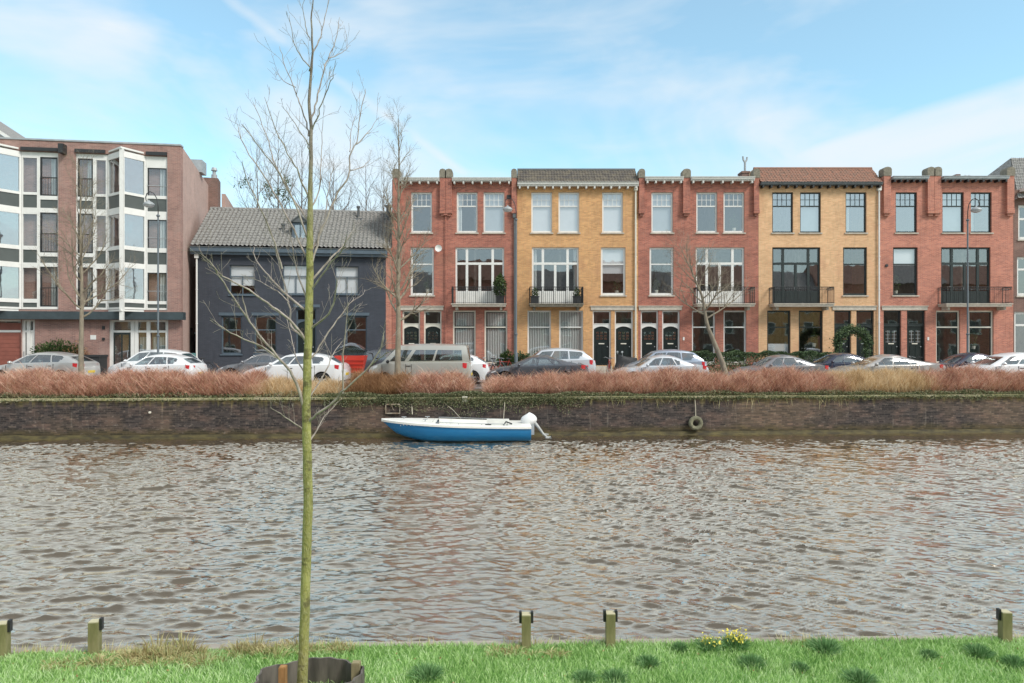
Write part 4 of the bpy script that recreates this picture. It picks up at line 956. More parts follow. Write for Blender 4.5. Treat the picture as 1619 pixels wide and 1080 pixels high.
def indoor_plant(fc, pxx, py0, py1, w, seed):
    u_ = fc.u(pxx); z0, z1 = fc.z(py1), fc.z(py0); rs = np.random.RandomState(seed); n = 260; t = rs.rand(n); a = rs.rand(n) * 6.28; R = w / 2 * np.sin(np.clip(t + .1, 0, 1) * math.pi) ** .6 * rs.rand(n) ** .5
    leaves('indoor_plant', np.stack([u_ + R * np.cos(a), .42 + R * np.sin(a) * .3, z0 + .15 + t * (z1 - z0 - .15)], 1), .06, M['leaf'], fc.e, seed)
    b = MB(); b.lathe([(0, 0), (.10, 0), (.13, .2), (.11, .2)], 10, (u_, .42, z0)); b.build('plant_pot', M['cream'], fc.e)
indoor_plant(E_, 1422, 432, 464, .8, 1); indoor_plant(C_, 1164, 335, 364, .6, 2); indoor_plant(A, 675, 440, 462, .5, 3); indoor_plant(C_, 1040, 440, 463, .5, 4); indoor_plant(D_, 1292, 520, 548, .5, 5); indoor_plant(E_, 1546, 520, 552, .6, 6); indoor_plant(B_, 977, 440, 464, .6, 7)
# ------------------------------------------------------------------ cars (nose towards -x)
def lerp(a, b, t): return a + (b - a) * t
def interp(tab, x):
    if x <= tab[0][0]: return tab[0][1]
    for (x0, y0), (x1, y1) in zip(tab, tab[1:]):
        if x <= x1:
            t = (x - x0) / (x1 - x0); t = t * t * (3 - 2 * t) if False else t
            return lerp(y0, y1, t)
    return tab[-1][1]
KINDS = {
 # L, W, H, belt(front,rear), hood profile fractions, greenhouse: base front, roof front, roof rear, base rear (fractions of L); side window limits
 'hatch': dict(L=4.2, W=1.76, H=1.47, belt=(.93, 1.02), nose=.62, hood=.90, bf=.235, rf=.42, rr=.83, br=.965, tail=.98, trunk=1.0, wr=.31, wx=(.185, .80), cuts=(.46, .70)),
 'sedan': dict(L=4.65, W=1.80, H=1.44, belt=(.92, .98), nose=.60, hood=.88, bf=.26, rf=.42, rr=.70, br=.865, tail=.93, trunk=1.02, wr=.32, wx=(.19, .79), cuts=(.47, .66)),
 'coupe': dict(L=4.75, W=1.86, H=1.41, belt=(.92, 1.00), nose=.60, hood=.88, bf=.25, rf=.43, rr=.68, br=.93, tail=.96, trunk=1.04, wr=.33, wx=(.19, .79), cuts=(.50, .68)),
 'suv': dict(L=4.5, W=1.84, H=1.68, belt=(1.02, 1.14), nose=.72, hood=1.02, bf=.225, rf=.385, rr=.86, br=.965, tail=1.10, trunk=1.12, wr=.34, wx=(.19, .80), cuts=(.45, .69)),
 'mpv': dict(L=4.3, W=1.78, H=1.62, belt=(.97, 1.06), nose=.68, hood=.97, bf=.19, rf=.375, rr=.85, br=.965, tail=1.02, trunk=1.05, wr=.31, wx=(.19, .80), cuts=(.44, .68)),
 'van': dict(L=4.75, W=1.78, H=1.93, belt=(1.08, 1.12), nose=.75, hood=1.05, bf=.13, rf=.30, rr=.955, br=.985, tail=1.1, trunk=1.1, wr=.31, wx=(.17, .80), cuts=(.37, .40)),
}
SIGN = {'hatch': .3, 'sedan': .3, 'coupe': .3}
def make_car(kind, paint_m, label, rearw=None):
    k = KINDS[kind]; L_, W_, H = k['L'], k['W'] / 2, k['H']
    root = empty('parked_car' if kind != 'van' else 'parked_van', (0, 0, 0), 0, label, 'car' if kind != 'van' else 'van', 'vehicles parked along the street')
    X = lambda f: (f - .5) * L_
    belt = lambda f: lerp(k['belt'][0], k['belt'][1], min(1, max(0, (f - k['bf']) / (k['br'] - k['bf']))))
    top = [(0, k['nose'] - .16), (.012, k['nose']), (.05, k['nose'] + .10), (.14, k['hood'] - .04), (k['bf'], k['hood'] + .03), (k['bf'] + .02, belt(k['bf'])), (k['br'] - .01, belt(k['br'])), (k['br'], k['trunk']), (.985, k['tail'] - .02), (1, k['tail'] - .22)]
    if kind == 'van': top = [(0, .55), (.01, .78), (.03, .92), (.13, 1.08), (k['bf'] + .02, 1.1), (.985, 1.12), (1, 1.0)]
    wid = [(0, .66), (.012, .78), (.04, .88), (.10, .96), (.22, 1.0), (.80, 1.0), (.93, .96), (.985, .88), (1, .80)]
    n = 84; b = MB(); rows = []
    fs = sorted(set([i / n for i in range(n + 1)] + [.006, .012, .02, .99, .995]))
    wr = k['wr']; wx = [X(k['wx'][0]), X(k['wx'][1])]
    for f in fs:
        x = X(f); w = W_ * interp(wid, f); zt = interp(top, f)
        sill = .20 + (.10 if f < .03 or f > .97 else 0)
        arch = 0
        for c in wx:
            d = abs(x - c); R = wr + .05
            if d < R: arch = max(arch, wr + math.sqrt(R * R - d * d))
        zb_ = max(sill, arch); zt = max(zt, zb_ + .05)
        sh = min(zt - .03, belt(f) - .02)
        r = [(x, w - .02, zb_), (x, w, max(zb_ + .01, min(.42, sh - .03))), (x, w + .015, max(zb_ + .02, lerp(.42, sh, .55))), (x, w * .985, max(zb_ + .03, sh)), (x, w * .90, max(zt - .012, zb_ + .04)), (x, w * .5, zt + .018), (x, 0, zt + .026)]
        rows.append([(a, -y, z) for a, y, z in r] + [(a, y, z) for a, y, z in r[-2::-1]])
    m_ = len(rows[0]); base = 0
    for r in rows:
        for p in r: b.v.append(p)
    for i in range(len(rows) - 1):
        for j in range(m_ - 1): a = i * m_ + j; b.face((a, a + m_, a + m_ + 1, a + 1))
    b.face(list(range(m_))); b.face([(len(rows) - 1) * m_ + j for j in range(m_)][::-1])
    # greenhouse
    gb, sw = {'windscreen': MB(), 'rear_window': MB()}, {}
    wb, wt_ = W_ * .90, W_ * (.70 if kind != 'van' else .80)
    bf, rf, rr_, br = k['bf'], k['rf'], k['rr'], k['br']
    def roofz(f): t = (f - rf) / (rr_ - rf); return H - .10 - .30 * (t - .42) ** 2 * (1.0 if kind not in ('van',) else .25) + .02
    def sidep(u, t, s):
        fb, ft = lerp(bf, br, u), lerp(rf, rr_, u)
        zb_, zt = belt(fb) - .03, roofz(ft)
        bow = math.sin(math.pi * t) * .035
        tt = t
        f = lerp(fb, ft, tt); e = math.sin(math.pi * min(1, max(0, u))) ** .5 if 0 < u < 1 else 0
        pinch = (1 - .10 * (abs(2 * u - 1) ** 4) * 1.0)
        return Vector((X(f), s * (lerp(wb, wt_, tt) + bow) * lerp(1, pinch, 1), lerp(zb_, zt, tt)))
    NU, NT = 40, 8
    cuts = k['cuts']
    u_of = lambda f: (f - bf) / (br - bf)
    c1, c2 = u_of(cuts[0]), u_of(cuts[1])
    def is_glass(u, t):
        if kind == 'van': return (.17 < t < .80) and (.07 < u < .255 or .29 < u < .57 or .60 < u < .93) and not (u < .16 and t > .98 - 0 * u)
        lo, hi = .13, .86
        if kind in ('coupe', 'sedan'): ua, ub = .09, .84
        elif kind == 'hatch': ua, ub = .07, .88
        else: ua, ub = .06, .93
        if not (lo < t < hi): return False
        if u < ua or u > ub: return False
        if u > ub - .14 and t < (u - (ub - .14)) / .14 * .55 + lo: return False
        if kind in ('coupe', 'sedan') and u > ub - .2 and t > hi - (u - (ub - .2)) / .2 * .35: return False
        return not (abs(u - c1) < .014 or abs(u - c2) < .014)
    for s in (-1, 1):
        for i in range(NU):
            for j in range(NT):
                u0, u1, t0, t1 = i / NU, (i + 1) / NU, j / NT, (j + 1) / NT
                q = [sidep(u0, t0, s), sidep(u1, t0, s), sidep(u1, t1, s), sidep(u0, t1, s)]
                g = is_glass((u0 + u1) / 2, (t0 + t1) / 2)
                if g: q = [p - Vector((0, s * .012, 0)) for p in q]
                (sw.setdefault((s, ((u0 + u1) / 2 > c1) + ((u0 + u1) / 2 > c2) if kind != 'van' else ((u0 + u1) / 2 > .27) + ((u0 + u1) / 2 > .585)), MB()) if g else b).poly(q)
    # windscreen, rear window, roof spanning left and right sides
    def span(uu_, t, w):   # across the car at side coordinate (u,t)
        p = sidep(uu_, t, -1); q = sidep(uu_, t, 1); c = p.lerp(q, (w + 1) / 2)
        bulge = (1 - w * w)
        if uu_ == 0: c.x -= .10 * bulge * (1 if t < 1 else .6)
        elif uu_ == 1: c.x += .05 * bulge
        c.z += .012 * bulge if t < 1 else .035 * bulge
        return c
    for uu_, nm in ((0, 'windscreen'), (1, 'rear_window')):
        for i in range(10):
            for j in range(8):
                w0, w1, t0, t1 = -1 + i / 5, -1 + (i + 1) / 5, j / 8, (j + 1) / 8
                q = [span(uu_, t0, w0), span(uu_, t0, w1), span(uu_, t1, w1), span(uu_, t1, w0)]
                edge = i in (0, 9) or j == 7 or (nm == 'rear_window' and j < 1)
                (b if edge else gb[nm]).poly(q)
    for i in range(NU):
        for j in range(10):
            u0, u1, w0, w1 = i / NU, (i + 1) / NU, -1 + j / 5, -1 + (j + 1) / 5
            def rp(u, w):
                p, q = sidep(u, 1, -1), sidep(u, 1, 1); c = p.lerp(q, (w + 1) / 2); bu = 1 - w * w
                c.z += .035 * bu + .055 * (1 - w ** 4) * math.sin(math.pi * min(1, max(0, u))) ** .6
                if u == 0: c.x -= .06 * bu
                if u == 1: c.x += .05 * bu
                return c
            b.poly([rp(u0, w0), rp(u1, w0), rp(u1, w1), rp(u0, w1)])
    body = b.build('body', paint_m, root, smooth=True, angle=38)
    for g in sw.values(): g.build('side_window', M['carglass'], root, smooth=True)
    for nm, g in gb.items(): g.build(nm, M['carglass'], root, smooth=True)
    # door seams, sill and window line
    s_ = MB()
    for s in (-1, 1):
        for f in (bf + .015, cuts[0] + .005, cuts[1] + .03):
            x = X(f); s_.box(x - .006, x + .006, min(s * (W_ - .01), s * (W_ + .019)), max(s * (W_ - .01), s * (W_ + .019)), .28, belt(f) - .06)
        for f in (cuts[0] + .04, cuts[1] - .005): x = X(f); y = s * (W_ + .02); s_.box(x - .10, x + .06, min(y, y - s * .03), max(y, y - s * .03), belt(f) - .16, belt(f) - .13)
        s_.box(X(.28), X(.70), min(s * (W_ - .06), s * (W_ + .01)), max(s * (W_ - .06), s * (W_ + .01)), .14, .215)
    s_.build('door_trim', M['plastic'], root)
    # interior, underbody, seats
    i_ = MB(); i_.box(X(.06), X(.95), -W_ * .8, W_ * .8, .22, .60)
    for f in (.47, .66):
        for y in (-.38, .38): i_.box(X(f) - .10, X(f) + .06, y - .22, y + .22, .6, 1.02 if kind not in ('van', 'suv') else 1.2); i_.box(X(f) - .05, X(f) + .05, y - .12, y + .12, 1.02 if kind not in ('van', 'suv') else 1.2, 1.2 if kind not in ('van', 'suv') else 1.38)
    i_.box(X(bf + .02), X(bf + .10), -W_ * .75, W_ * .75, .6, belt(bf) - .04)
    i_.build('interior', M['seat'], root)
    for c in wx:
        for s in (-1, 1):
            t = MB(); y0 = s * (W_ - .10)
            t.lathe([(wr * .62, -.09), (wr * .92, -.10), (wr, -.07), (wr, .07), (wr * .92, .10), (wr * .62, .09)], 24, (c, y0, wr), 'y')
            w = t.build('wheel', M['tyre'], root, smooth=True, angle=40)
            h = MB(); yo = y0 + s * .075
            h.lathe([(wr * .64, 0), (wr * .60, -s * .02), (wr * .56, -s * .05)], 24, (c, yo, wr), 'y')
            for q in range(5):
                a = q * 2 * math.pi / 5 + .3; ca, sa = math.cos(a), math.sin(a)
                pts = [(-.028, .03), (.028, .03), (.045, wr * .6), (-.045, wr * .6)]
                P_ = [(c + u * -sa + v * ca, yo - s * .01, wr + u * ca + v * sa) for u, v in pts]; Q_ = [(a_, b_ - s * .04, c_) for a_, b_, c_ in P_]
                h.poly(P_); [h.poly([P_[z], P_[(z + 1) % 4], Q_[(z + 1) % 4], Q_[z]]) for z in range(4)]
            h.lathe([(0, s * .01), (.05, s * .01), (.06, -s * .04)], 10, (c, yo, wr), 'y')
            h.build('rim', M['rim'], w)
    # lights, mirrors, bumpers, number plates
    nz_ = k['nose']
    for s in (-1, 1):
        l = MB()
        def lf(u, v, s=s):
            f = .018 + .085 * u; return (X(f) - .014, s * (W_ * interp(wid, f) * (lerp(.72, .99, min(1, u * 2)) if u < .5 else .99) + .006), interp(top, f) - .05 - (.17 - .09 * u) * v)
        l.grid(lf, 6, 3); l.build('headlight', M['clear_lamp'], root, smooth=True)
        l = MB(); hgt = .22 if kind in ('hatch', 'sedan', 'coupe') else .34
        def tf(u, v, s=s):
            f = .994 - .075 * u; return (X(f) + .016, s * (W_ * interp(wid, f) * (lerp(.70, .995, min(1, u * 2.2))) + .010), (belt(.95) if kind in ('sedan', 'coupe') else k['tail']) - .05 + (.04 * u) - hgt * v * (1 - .3 * u))
        l.grid(tf, 6, 3); l.build('tail_light', M['red_lamp'], root, smooth=True)
        mm = MB(); f = bf + .075; x = X(f); y = s * (W_ * .93); mm.lathe([(0, -.10), (.05, -.09), (.075, -.02), (.075, .04), (.05, .09), (0, .10)], 10, (x, s * (W_ + .12), belt(f) + .06), 'y'); mm.tube([(x, y, belt(f) - .01), (x, s * (W_ + .06), belt(f) + .04)], .02, 5)
        mm.build('wing_mirror', M['plastic'] if kind in ('van',) else paint_m, root, smooth=True)
    p = MB(); p.box(X(0) - .018, X(0) + .01, -.26, .26, .36, .47); p.box(X(1) - .01, X(1) + .018, -.26, .26, .5, .61); p.build('number_plate', mat('plate_yellow', (.75, .55, .05), .5) if 'plate' not in M else M['plate'], root)
    g = MB(); g.box(X(0) - .008, X(.03), -.5, .5, .22, .34); g.box(X(0) - .010, X(.02), -.36, .36, .475, nz_ - .16 + .02); g.build('grille', M['plastic'], root)
    return root
M['plate'] = mat('yellow_plate', (.75, .55, .05), .5)
STREETC = lambda y: ST
def put_car(kind, pt, label, x0, x1, D, flip=False, zo=0, rot=0.0):
    """park the car so that its side spans photo columns x0..x1 at depth D"""
    c = make_car(kind, P[pt], label)
    xc = ((x0 + x1) / 2 - CX) * D / F; w = abs(x1 - x0) * D / F; s = w / KINDS[kind]['L']
    s = min(1.12, max(.90, s))
    c.location = (xc, D + KINDS[kind]['W'] / 2, ST + .004 + zo); c.scale = (s, 1, 1 + (s - 1) * .3); c.rotation_euler.z = (math.pi if flip else 0) + rot
    return c
N1, N2 = 30.2, 34.4
put_car('hatch', 'silver', 'silver hatchback with red tail lights left of the first street tree', -30, 126, 31.6)
put_car('mpv', 'white', 'white car half hidden behind the white hatchback by the apartment entrance', 165, 298, 34.0)
put_car('hatch', 'white', 'white hatchback nearest the canal in front of the apartment entrance', 168, 303, 30.6)
put_car('sedan', 'grey', 'grey car with its bonnet under the ground-floor windows of the slate-blue house', 338, 478, 34.0)
put_car('hatch', 'white', 'white hatchback directly behind the slender foreground tree', 379, 541, 29.6)
put_car('mpv', 'dark', 'dark car behind the red cargo bicycle', 530, 660, 35.4)
put_car('van', 'vanbeige', 'silver-grey van with large side windows before the first red brick house', 580, 744, 29.6)
put_car('hatch', 'white', 'white car whose rear wheel shows just right of the silver van', 648, 770, 31.9)
put_car('suv', 'pearl', 'pale silver estate car behind the dark grey saloon', 803, 943, 34.0)
put_car('coupe', 'dark', 'dark grey saloon with clear headlight in the near row', 767, 932, 29.8)
put_car('mpv', 'blue', 'ice-blue car before the two doors of the middle red house', 990, 1120, 34.0)
put_car('sedan', 'pearl', 'silver-grey saloon parked in front of the ice-blue car', 978, 1118, 30.0)
put_car('sedan', 'grey', 'dark grey saloon in the near row beneath the green front hedge', 1172, 1312, 30.2)
put_car('sedan', 'navy', 'dark navy saloon parked before the ivy arch', 1268, 1408, 34.2)
put_car('coupe', 'champagne', 'warm silver coupe behind the straw-coloured grass', 1328, 1500, 30.0)
put_car('sedan', 'navy', 'dark navy saloon before the last red brick house', 1478, 1618, 34.2)
put_car('hatch', 'white', 'white car cut off by the right edge of the view', 1533, 1700, 29.6)

# ------------------------------------------------------------------ bicycles
def bicycle(name, loc, rz, label, fm, tilt=0.08, cat='bicycle', group='bicycles parked on the pavement'):
    r = empty(name, loc, rz, label, cat, group); r.rotation_euler = (tilt, 0, rz)
    for x in (-.53, .53):
        b = MB(); b.tube([(x + .34 * math.cos(t * math.pi / 12), 0, .35 + .34 * math.sin(t * math.pi / 12)) for t in range(25)], .018, 5, cap=False)
        w = b.build('wheel', M['tyre'], r)
        b = MB()
        for t in range(8): a = t * math.pi / 8; b.tube([(x - .33 * math.cos(a), 0, .35 - .33 * math.sin(a)), (x + .33 * math.cos(a), 0, .35 + .33 * math.sin(a))], .003, 3, cap=False)
        b.build('spokes', M['zinc'], w)
    b = MB(); S, H_, BB = (.18, 0, .85), (-.36, 0, .92), (.05, 0, .32)
    for p, q in ((S, BB), (BB, (-.34, 0, .72)), (S, (.53, 0, .35)), (BB, (.53, 0, .35)), ((.16, 0, .78), (-.35, 0, .80)), ((-.33, 0, .66), (-.53, 0, .35)), (H_, (-.33, 0, .66)), (S, (.2, 0, .93))): b.tube([p, q], .016, 6)
    b.build('frame', fm, r)
    b = MB(); b.tube([(-.22, -.30, .98), (-.36, -.2, 1.02), (-.38, 0, .95), (-.36, .2, 1.02), (-.22, .30, .98)], .013, 6); b.build('handlebar', M['zinc'], r)
    b = MB(); b.lathe([(0, .0), (.09, .01), (.10, .04), (0, .06)], 10, (.22, 0, .93)); b.tube([(.14, 0, .96), (.02, 0, .965)], [.05, .02], 6); b.build('saddle', M['plastic'], r)
    b = MB(); b.box(.35, .72, -.07, .07, .735, .75); b.build('luggage_rack', M['black'], r)
    return r
frames = [M['black'], mat('red_frame', (.35, .04, .03), .4), mat('grey_frame', (.4, .42, .44), .4), mat('teal_frame', (.05, .2, .2), .4)]
bk = [((775, 36.8), .15, 'black bicycle leaning beside the white car under the first red house', 0), ((788, 37.4), -.2, 'grey bicycle in the bunch before the net-curtained windows', 2), ((799, 36.9), .4, 'red-framed bicycle nearest the silver estate car', 1),
      ((962, 37.6), 1.3, 'red-framed bicycle standing before the ochre house doors', 1), ((314, 37.4), 1.0, 'grey bicycle at the corner of the slate-blue house', 2),
      ((1411, 39.6), .1, 'black bicycle leaning at the left door of the last red house', 0), ((1449, 39.6), -.1, 'black bicycle leaning at the right door of the last red house', 0)]
for (p_, D_y), rz, lab, k in bk: q = px(p_, 540, D_y); bicycle('bicycle', (q.x, q.y, BASE), rz, lab, frames[k])
# covered scooter
q = px(992, 540, 37.8); sc = empty('covered_scooter', (q.x, q.y, BASE), .2, 'scooter under a black cover beside the ochre house doors', 'scooter')
b = MB()
def scov(u, v):
    t = u * 2 * math.pi; z = v; prof = .34 * (1 - .55 * v) + .05 * mnoise.noise(Vector((math.cos(t) * 2, math.sin(t) * 2, v * 3)))
    L2 = .85 * (1 - .35 * v); top = 1.12 - .22 * math.cos(t) * v * -1 * .6
    return (math.cos(t) * L2, math.sin(t) * prof, .12 + v * (.85 + .22 * max(0, -math.cos(t))))
b.grid(scov, 24, 10); b.poly([scov(i / 24, 1) for i in range(24)]); b.build('cover', M['plastic'], sc, smooth=True)
for x in (-.6, .6): b = MB(); b.lathe([(.0, -.06), (.22, -.06), (.25, 0), (.22, .06), (0, .06)], 16, (x, 0, .25), 'y'); b.build('wheel', M['tyre'], sc)
b = MB()
for s in (-1, 1): b.tube([(-.35, 0, 1.02), (-.42, s * .34, 1.10)], .022, 6); b.tube([(-.42, s * .34, 1.1), (-.44, s * .36, 1.28)], .012, 5); b.lathe([(0, 0), (.06, .01), (.06, .03), (0, .04)], 10, (-.44, s * .37, 1.3), 'y')
b.build('handlebar', M['zinc'], sc)
# red cargo bicycle with a clear rain hood
q = px(556, 540, 31.7); cbk = empty('cargo_bicycle', (q.x, q.y, ST), .05, 'red cargo bicycle with trapezoid box between the white hatchback and the van', 'bicycle'); cbk.scale = (1.0, 1.1, 1.27)
redp = mat('red_box_paint', (.75, .06, .035), .4, var=.06)
b = MB()
def tub(z, g): return [(-.66 - g, -.36 - g * .6, z), (.62 + g, -.36 - g * .6, z), (.62 + g, .36 + g * .6, z), (-.66 - g, .36 + g * .6, z)]
lo, hi, hi2 = tub(.42, -.14), tub(1.06, .05), tub(1.06, .02); lo2 = tub(.46, -.16)
b.poly(lo[::-1])
for A1, A2 in ((lo, hi), (hi2, lo2)):
    for i in range(4): j = (i + 1) % 4; b.poly([A1[i], A1[j], A2[j], A2[i]])
for i in range(4): j = (i + 1) % 4; b.poly([hi[i], hi[j], hi2[j], hi2[i]])
b.poly(lo2); bx_ = b.build('cargo_box', redp, cbk)
b = MB()
for z in (.60, .74, .88): b.box(-.6 - (z - .42) * .2, .56 + (z - .42) * .2, -.31 - (z - .42) * .2, -.30 - (z - .42) * .16, z, z + .02)
b.build('box_slat', mat('red_slat', (.5, .035, .02), .5), bx_)
b = MB()
b.grid(lambda u, v: (-.62 + 1.24 * u, -.36 + .72 * v, 1.08 + .46 * math.sin(math.pi * min(1, max(0, .12 + .76 * u))) ** .7 * (1 - .25 * abs(2 * v - 1) ** 3)), 10, 6)
for v in (0, 1): b.poly([(-.62 + 1.24 * u / 10, -.36 + .72 * v, 1.08 + .46 * .75 * math.sin(math.pi * (.12 + .76 * u / 10)) ** .7) for u in range(11)] + [(.62, -.36 + .72 * v, 1.07), (-.62, -.36 + .72 * v, 1.07)])
b.build('rain_hood', M['carglass'], cbk, smooth=True)
for x, r_ in ((-1.0, .26), (1.35, .34)):
    b = MB(); b.tube([(x + r_ * math.cos(t * math.pi / 12), 0, r_ + .01 + r_ * math.sin(t * math.pi / 12)) for t in range(25)], .022, 5, cap=False); b.build('wheel', M['tyre'], cbk)
b = MB(); b.tube([(-1.0, 0, .27), (-.75, 0, .5), (-.5, 0, .36), (.9, 0, .36), (1.0, 0, .95), (.95, 0, 1.15)], .025, 6); b.tube([(.9, 0, .4), (1.35, 0, .35), (1.2, 0, .9), (.9, 0, .4)], .018, 6); b.tube([(.85, -.3, 1.15), (.95, 0, 1.12), (.85, .3, 1.15)], .015, 6); b.build('frame', M['black'], cbk)
b = MB(); b.lathe([(0, 0), (.10, .01), (.10, .05), (0, .06)], 10, (1.2, 0, .92)); b.build('saddle', M['plastic'], cbk)

# ------------------------------------------------------------------ street lamps, bins, hedges in front of the houses
M['polegrey'] = mat('blue_grey_pole', (.13, .155, .175), .5, var=.1)
def street_lamp(pxx, D, ytop, label, side=-1):
    base = px(pxx, 540, D); zt = CAMZ + (CY - ytop) * D / F - ST
    r = empty('street_lamp', (base.x, D, ST + .12 if D > 36.6 else ST), 0, label, 'street lamp', 'tall street lamps with hanging bell lanterns')
    b = MB(); b.lathe([(.0, 0), (.17, 0), (.14, .12), (.095, .16), (.095, 1.15), (.07, 1.3), (.055, 1.34), (.055, 2.2), (.045, 2.25), (.040, zt - 1.4), (.035, zt - 1.2)], 12)
    for z in (2.22, zt - 1.25): b.lathe([(.05, 0), (.085, .03), (.085, .08), (.05, .11)], 12, (0, 0, z))
    b.build('pole', M['polegrey'], r, smooth=True, angle=40)
    b = MB(); pts = [(0, 0, zt - 1.22)] + [(side * (.30 - .30 * math.cos(a)), 0, zt - .8 + .8 * .9 * math.sin(a) * .9) for a in [i * math.pi / 10 for i in range(0, 9)]]
    tx = side * .62; pts = [(0, 0, zt - 1.25), (0, 0, zt - .75), (side * .06, 0, zt - .35), (side * .22, 0, zt - .08), (side * .40, 0, zt), (side * .56, 0, zt - .10), (tx, 0, zt - .30), (side * .58, 0, zt - .52), (side * .50, 0, zt - .60)]
    b.tube(pts, .022, 6); b.tube([(side * .50, 0, zt - .58), (side * .44, 0, zt - .50), (side * .46, 0, zt - .40)], .014, 5); b.build('curved_arm', M['black'], r, smooth=True)
    lx = side * .46; lz = zt - .66
    b = MB(); b.lathe([(.02, .26), (.035, .20), (.07, .18), (.16, .14), (.25, .06), (.275, 0), (.26, -.015)], 20, (lx, 0, lz)); h = b.build('lamp_hood', M['zinc'], r, smooth=True)
    b = MB(); b.lathe([(.255, -.01), (.22, -.07), (.12, -.12), (0, -.13)], 20, (lx, 0, lz)); b.build('lamp_globe', mat('frosted_lamp_globe', (.55, .57, .60), .3), h, smooth=True)
    return r
street_lamp(250, 33.8, 303, 'street lamp before the glazed bay of the apartment block', -1)
street_lamp(816, 37.2, 316, 'street lamp between the first red house and the first ochre house', -1)
street_lamp(1530, 37.2, 317, 'street lamp in front of the balcony of the last red house', 1)
q = px(148, 540, 36.9); bn = empty('waste_container', (q.x, 36.9, BASE), .05, 'black waste container with a green triangle sign by the apartment wall', 'container')
b = MB(); b.box(-.5, .5, -.4, .4, .06, 1.05); b.box(-.54, .54, -.45, .45, 1.051, 1.16); b.box(-.50, .50, -.42, -.401, .55, .6); b.build('bin_body', M['plastic'], bn)
b = MB(); b.poly([(-.22, -.425, .45), (.14, -.425, .45), (-.04, -.425, .85)]); b.build('triangle_sign', mat('green_sign', (.35, .60, .25), .6), bn)
b = MB(); b.box(-.33, -.06, -.43, -.403, .92, 1.02); b.build('label_plate', M['white'], bn)
q = px(300, 540, 36.9); tb = empty('electric_box', (q.x, 36.9, BASE), 0, 'small teal cabinet with round window beside the alley', 'cabinet')
b = MB(); b.box(-.05, .05, -.05, .05, 0, .75); b.box(-.27, .27, -.16, .16, .751, 1.25); b.build('cabinet', mat('teal_paint', (.12, .26, .25), .5, var=.1), tb)
b = MB(); b.lathe([(0, -.02), (.11, -.02), (.13, 0)], 14, (0, -.162, 1.0), 'y'); b.build('dial', M['black'], tb)

def shrub(name, pxx, D, w, h, dep, label, cat='shrub', m='leaf', n=2600, size=.05, zb_=BASE, group=None, boxy=False, seed=1):
    q = px(pxx, 540, D); r = empty(name, (q.x, D, zb_), 0, label, cat, group)
    rs = np.random.RandomState(seed)
    if boxy:
        p = rs.rand(n, 3); f = rs.randint(0, 3, n); p[f == 0, 1] = 0.0 + .12 * rs.rand((f == 0).sum()); p[f == 1, 2] = 1 - .06 * rs.rand((f == 1).sum()) ** 2 * 3
        p = (p - [.5, .5, 0]) * [w, dep, h]; p[:, 2] += .06 * np.sin(p[:, 0] * 3.1) + .04 * np.sin(p[:, 0] * 7.3)
    else:
        a = rs.normal(size=(n, 3)); a /= np.linalg.norm(a, axis=1, keepdims=True); rad = rs.rand(n, 1) ** .35
        lump = 1 + .22 * np.sin(a[:, :1] * 5 + seed) * np.cos(a[:, 2:] * 6) + .15 * np.sin(a[:, 1:2] * 9)
        p = a * rad * lump * [w / 2, dep / 2, h / 2]; p[:, 2] += h / 2
    leaves('foliage', p, size, M[m], r, seed)
    b = MB(); rr = random.Random(seed)
    for _ in range(7): a = rr.uniform(0, 6.28); b.tube([(0, 0, 0), (math.cos(a) * w * .15, math.sin(a) * dep * .15, h * .4), (math.cos(a) * w * .3, math.sin(a) * dep * .3, h * .75)], [.02, .014, .006], 4)
    b.build('stems', M['bark'], r)
    return r
shrub('clipped_hedge', 1206, 38.6, 8.2, 1.28, .7, 'long clipped green hedge in front of the middle red and pale ochre houses', 'hedge', 'leaf_hedge', 16000, .045, boxy=True, seed=3)
shrub('bush', 826, 38.5, 1.3, 1.3, .8, 'dark green bush against the foot of the first ochre house', m='leaf_hedge', seed=4)
shrub('bush', 858, 38.7, 1.5, 1.35, .8, 'green bush under the left ochre house window', m='leaf_hedge', seed=5)
shrub('bush', 800, 38.3, 1.0, 1.35, .8, 'yellowish-green bush left of the lamp base', m='leaf', seed=6)
shrub('rhododendron', 88, 36.6, 2.6, 1.9, 1.2, 'round dark green shrub against the apartment wall', m='leaf', n=4200, size=.06, seed=7)
shrub('bush', 122, 36.8, 1.2, 1.7, 1.0, 'reddish bare shrub behind the first street tree', m='twig_brown', n=1800, size=.04, seed=8)
q = px(1348, 540, 39.2); arch = empty('ivy_arch', (q.x, 39.2, BASE), 0, 'leafy climbing plant grown over a garden arch before the black doors', 'climbing plant')
rs = np.random.RandomState(9); t = rs.rand(6000) * math.pi; side = rs.rand(6000)
arc = np.stack([-np.cos(t) * .85, np.zeros(6000), 1.75 + np.sin(t) * .80], 1)
leg = np.stack([np.where(rs.rand(6000) < .5, -.85, .85), np.zeros(6000), rs.rand(6000) * 1.8], 1)
p_ = np.where((side < .68)[:, None], arc, leg) + rs.normal(size=(6000, 3)) * [.13, .13, .13]
leaves('foliage', p_, .05, M['leaf_hedge'], arch, 9)
b = MB()
for y in (-.2, .2): b.tube([(-.85, y, 0), (-.85, y, 1.7)] + [(-math.cos(a) * .85, y, 1.7 + math.sin(a) * .8) for a in [i * math.pi / 8 for i in range(1, 8)]] + [(.85, y, 1.7), (.85, y, 0)], .02, 5)
b.build('arch_frame', M['black'], arch)
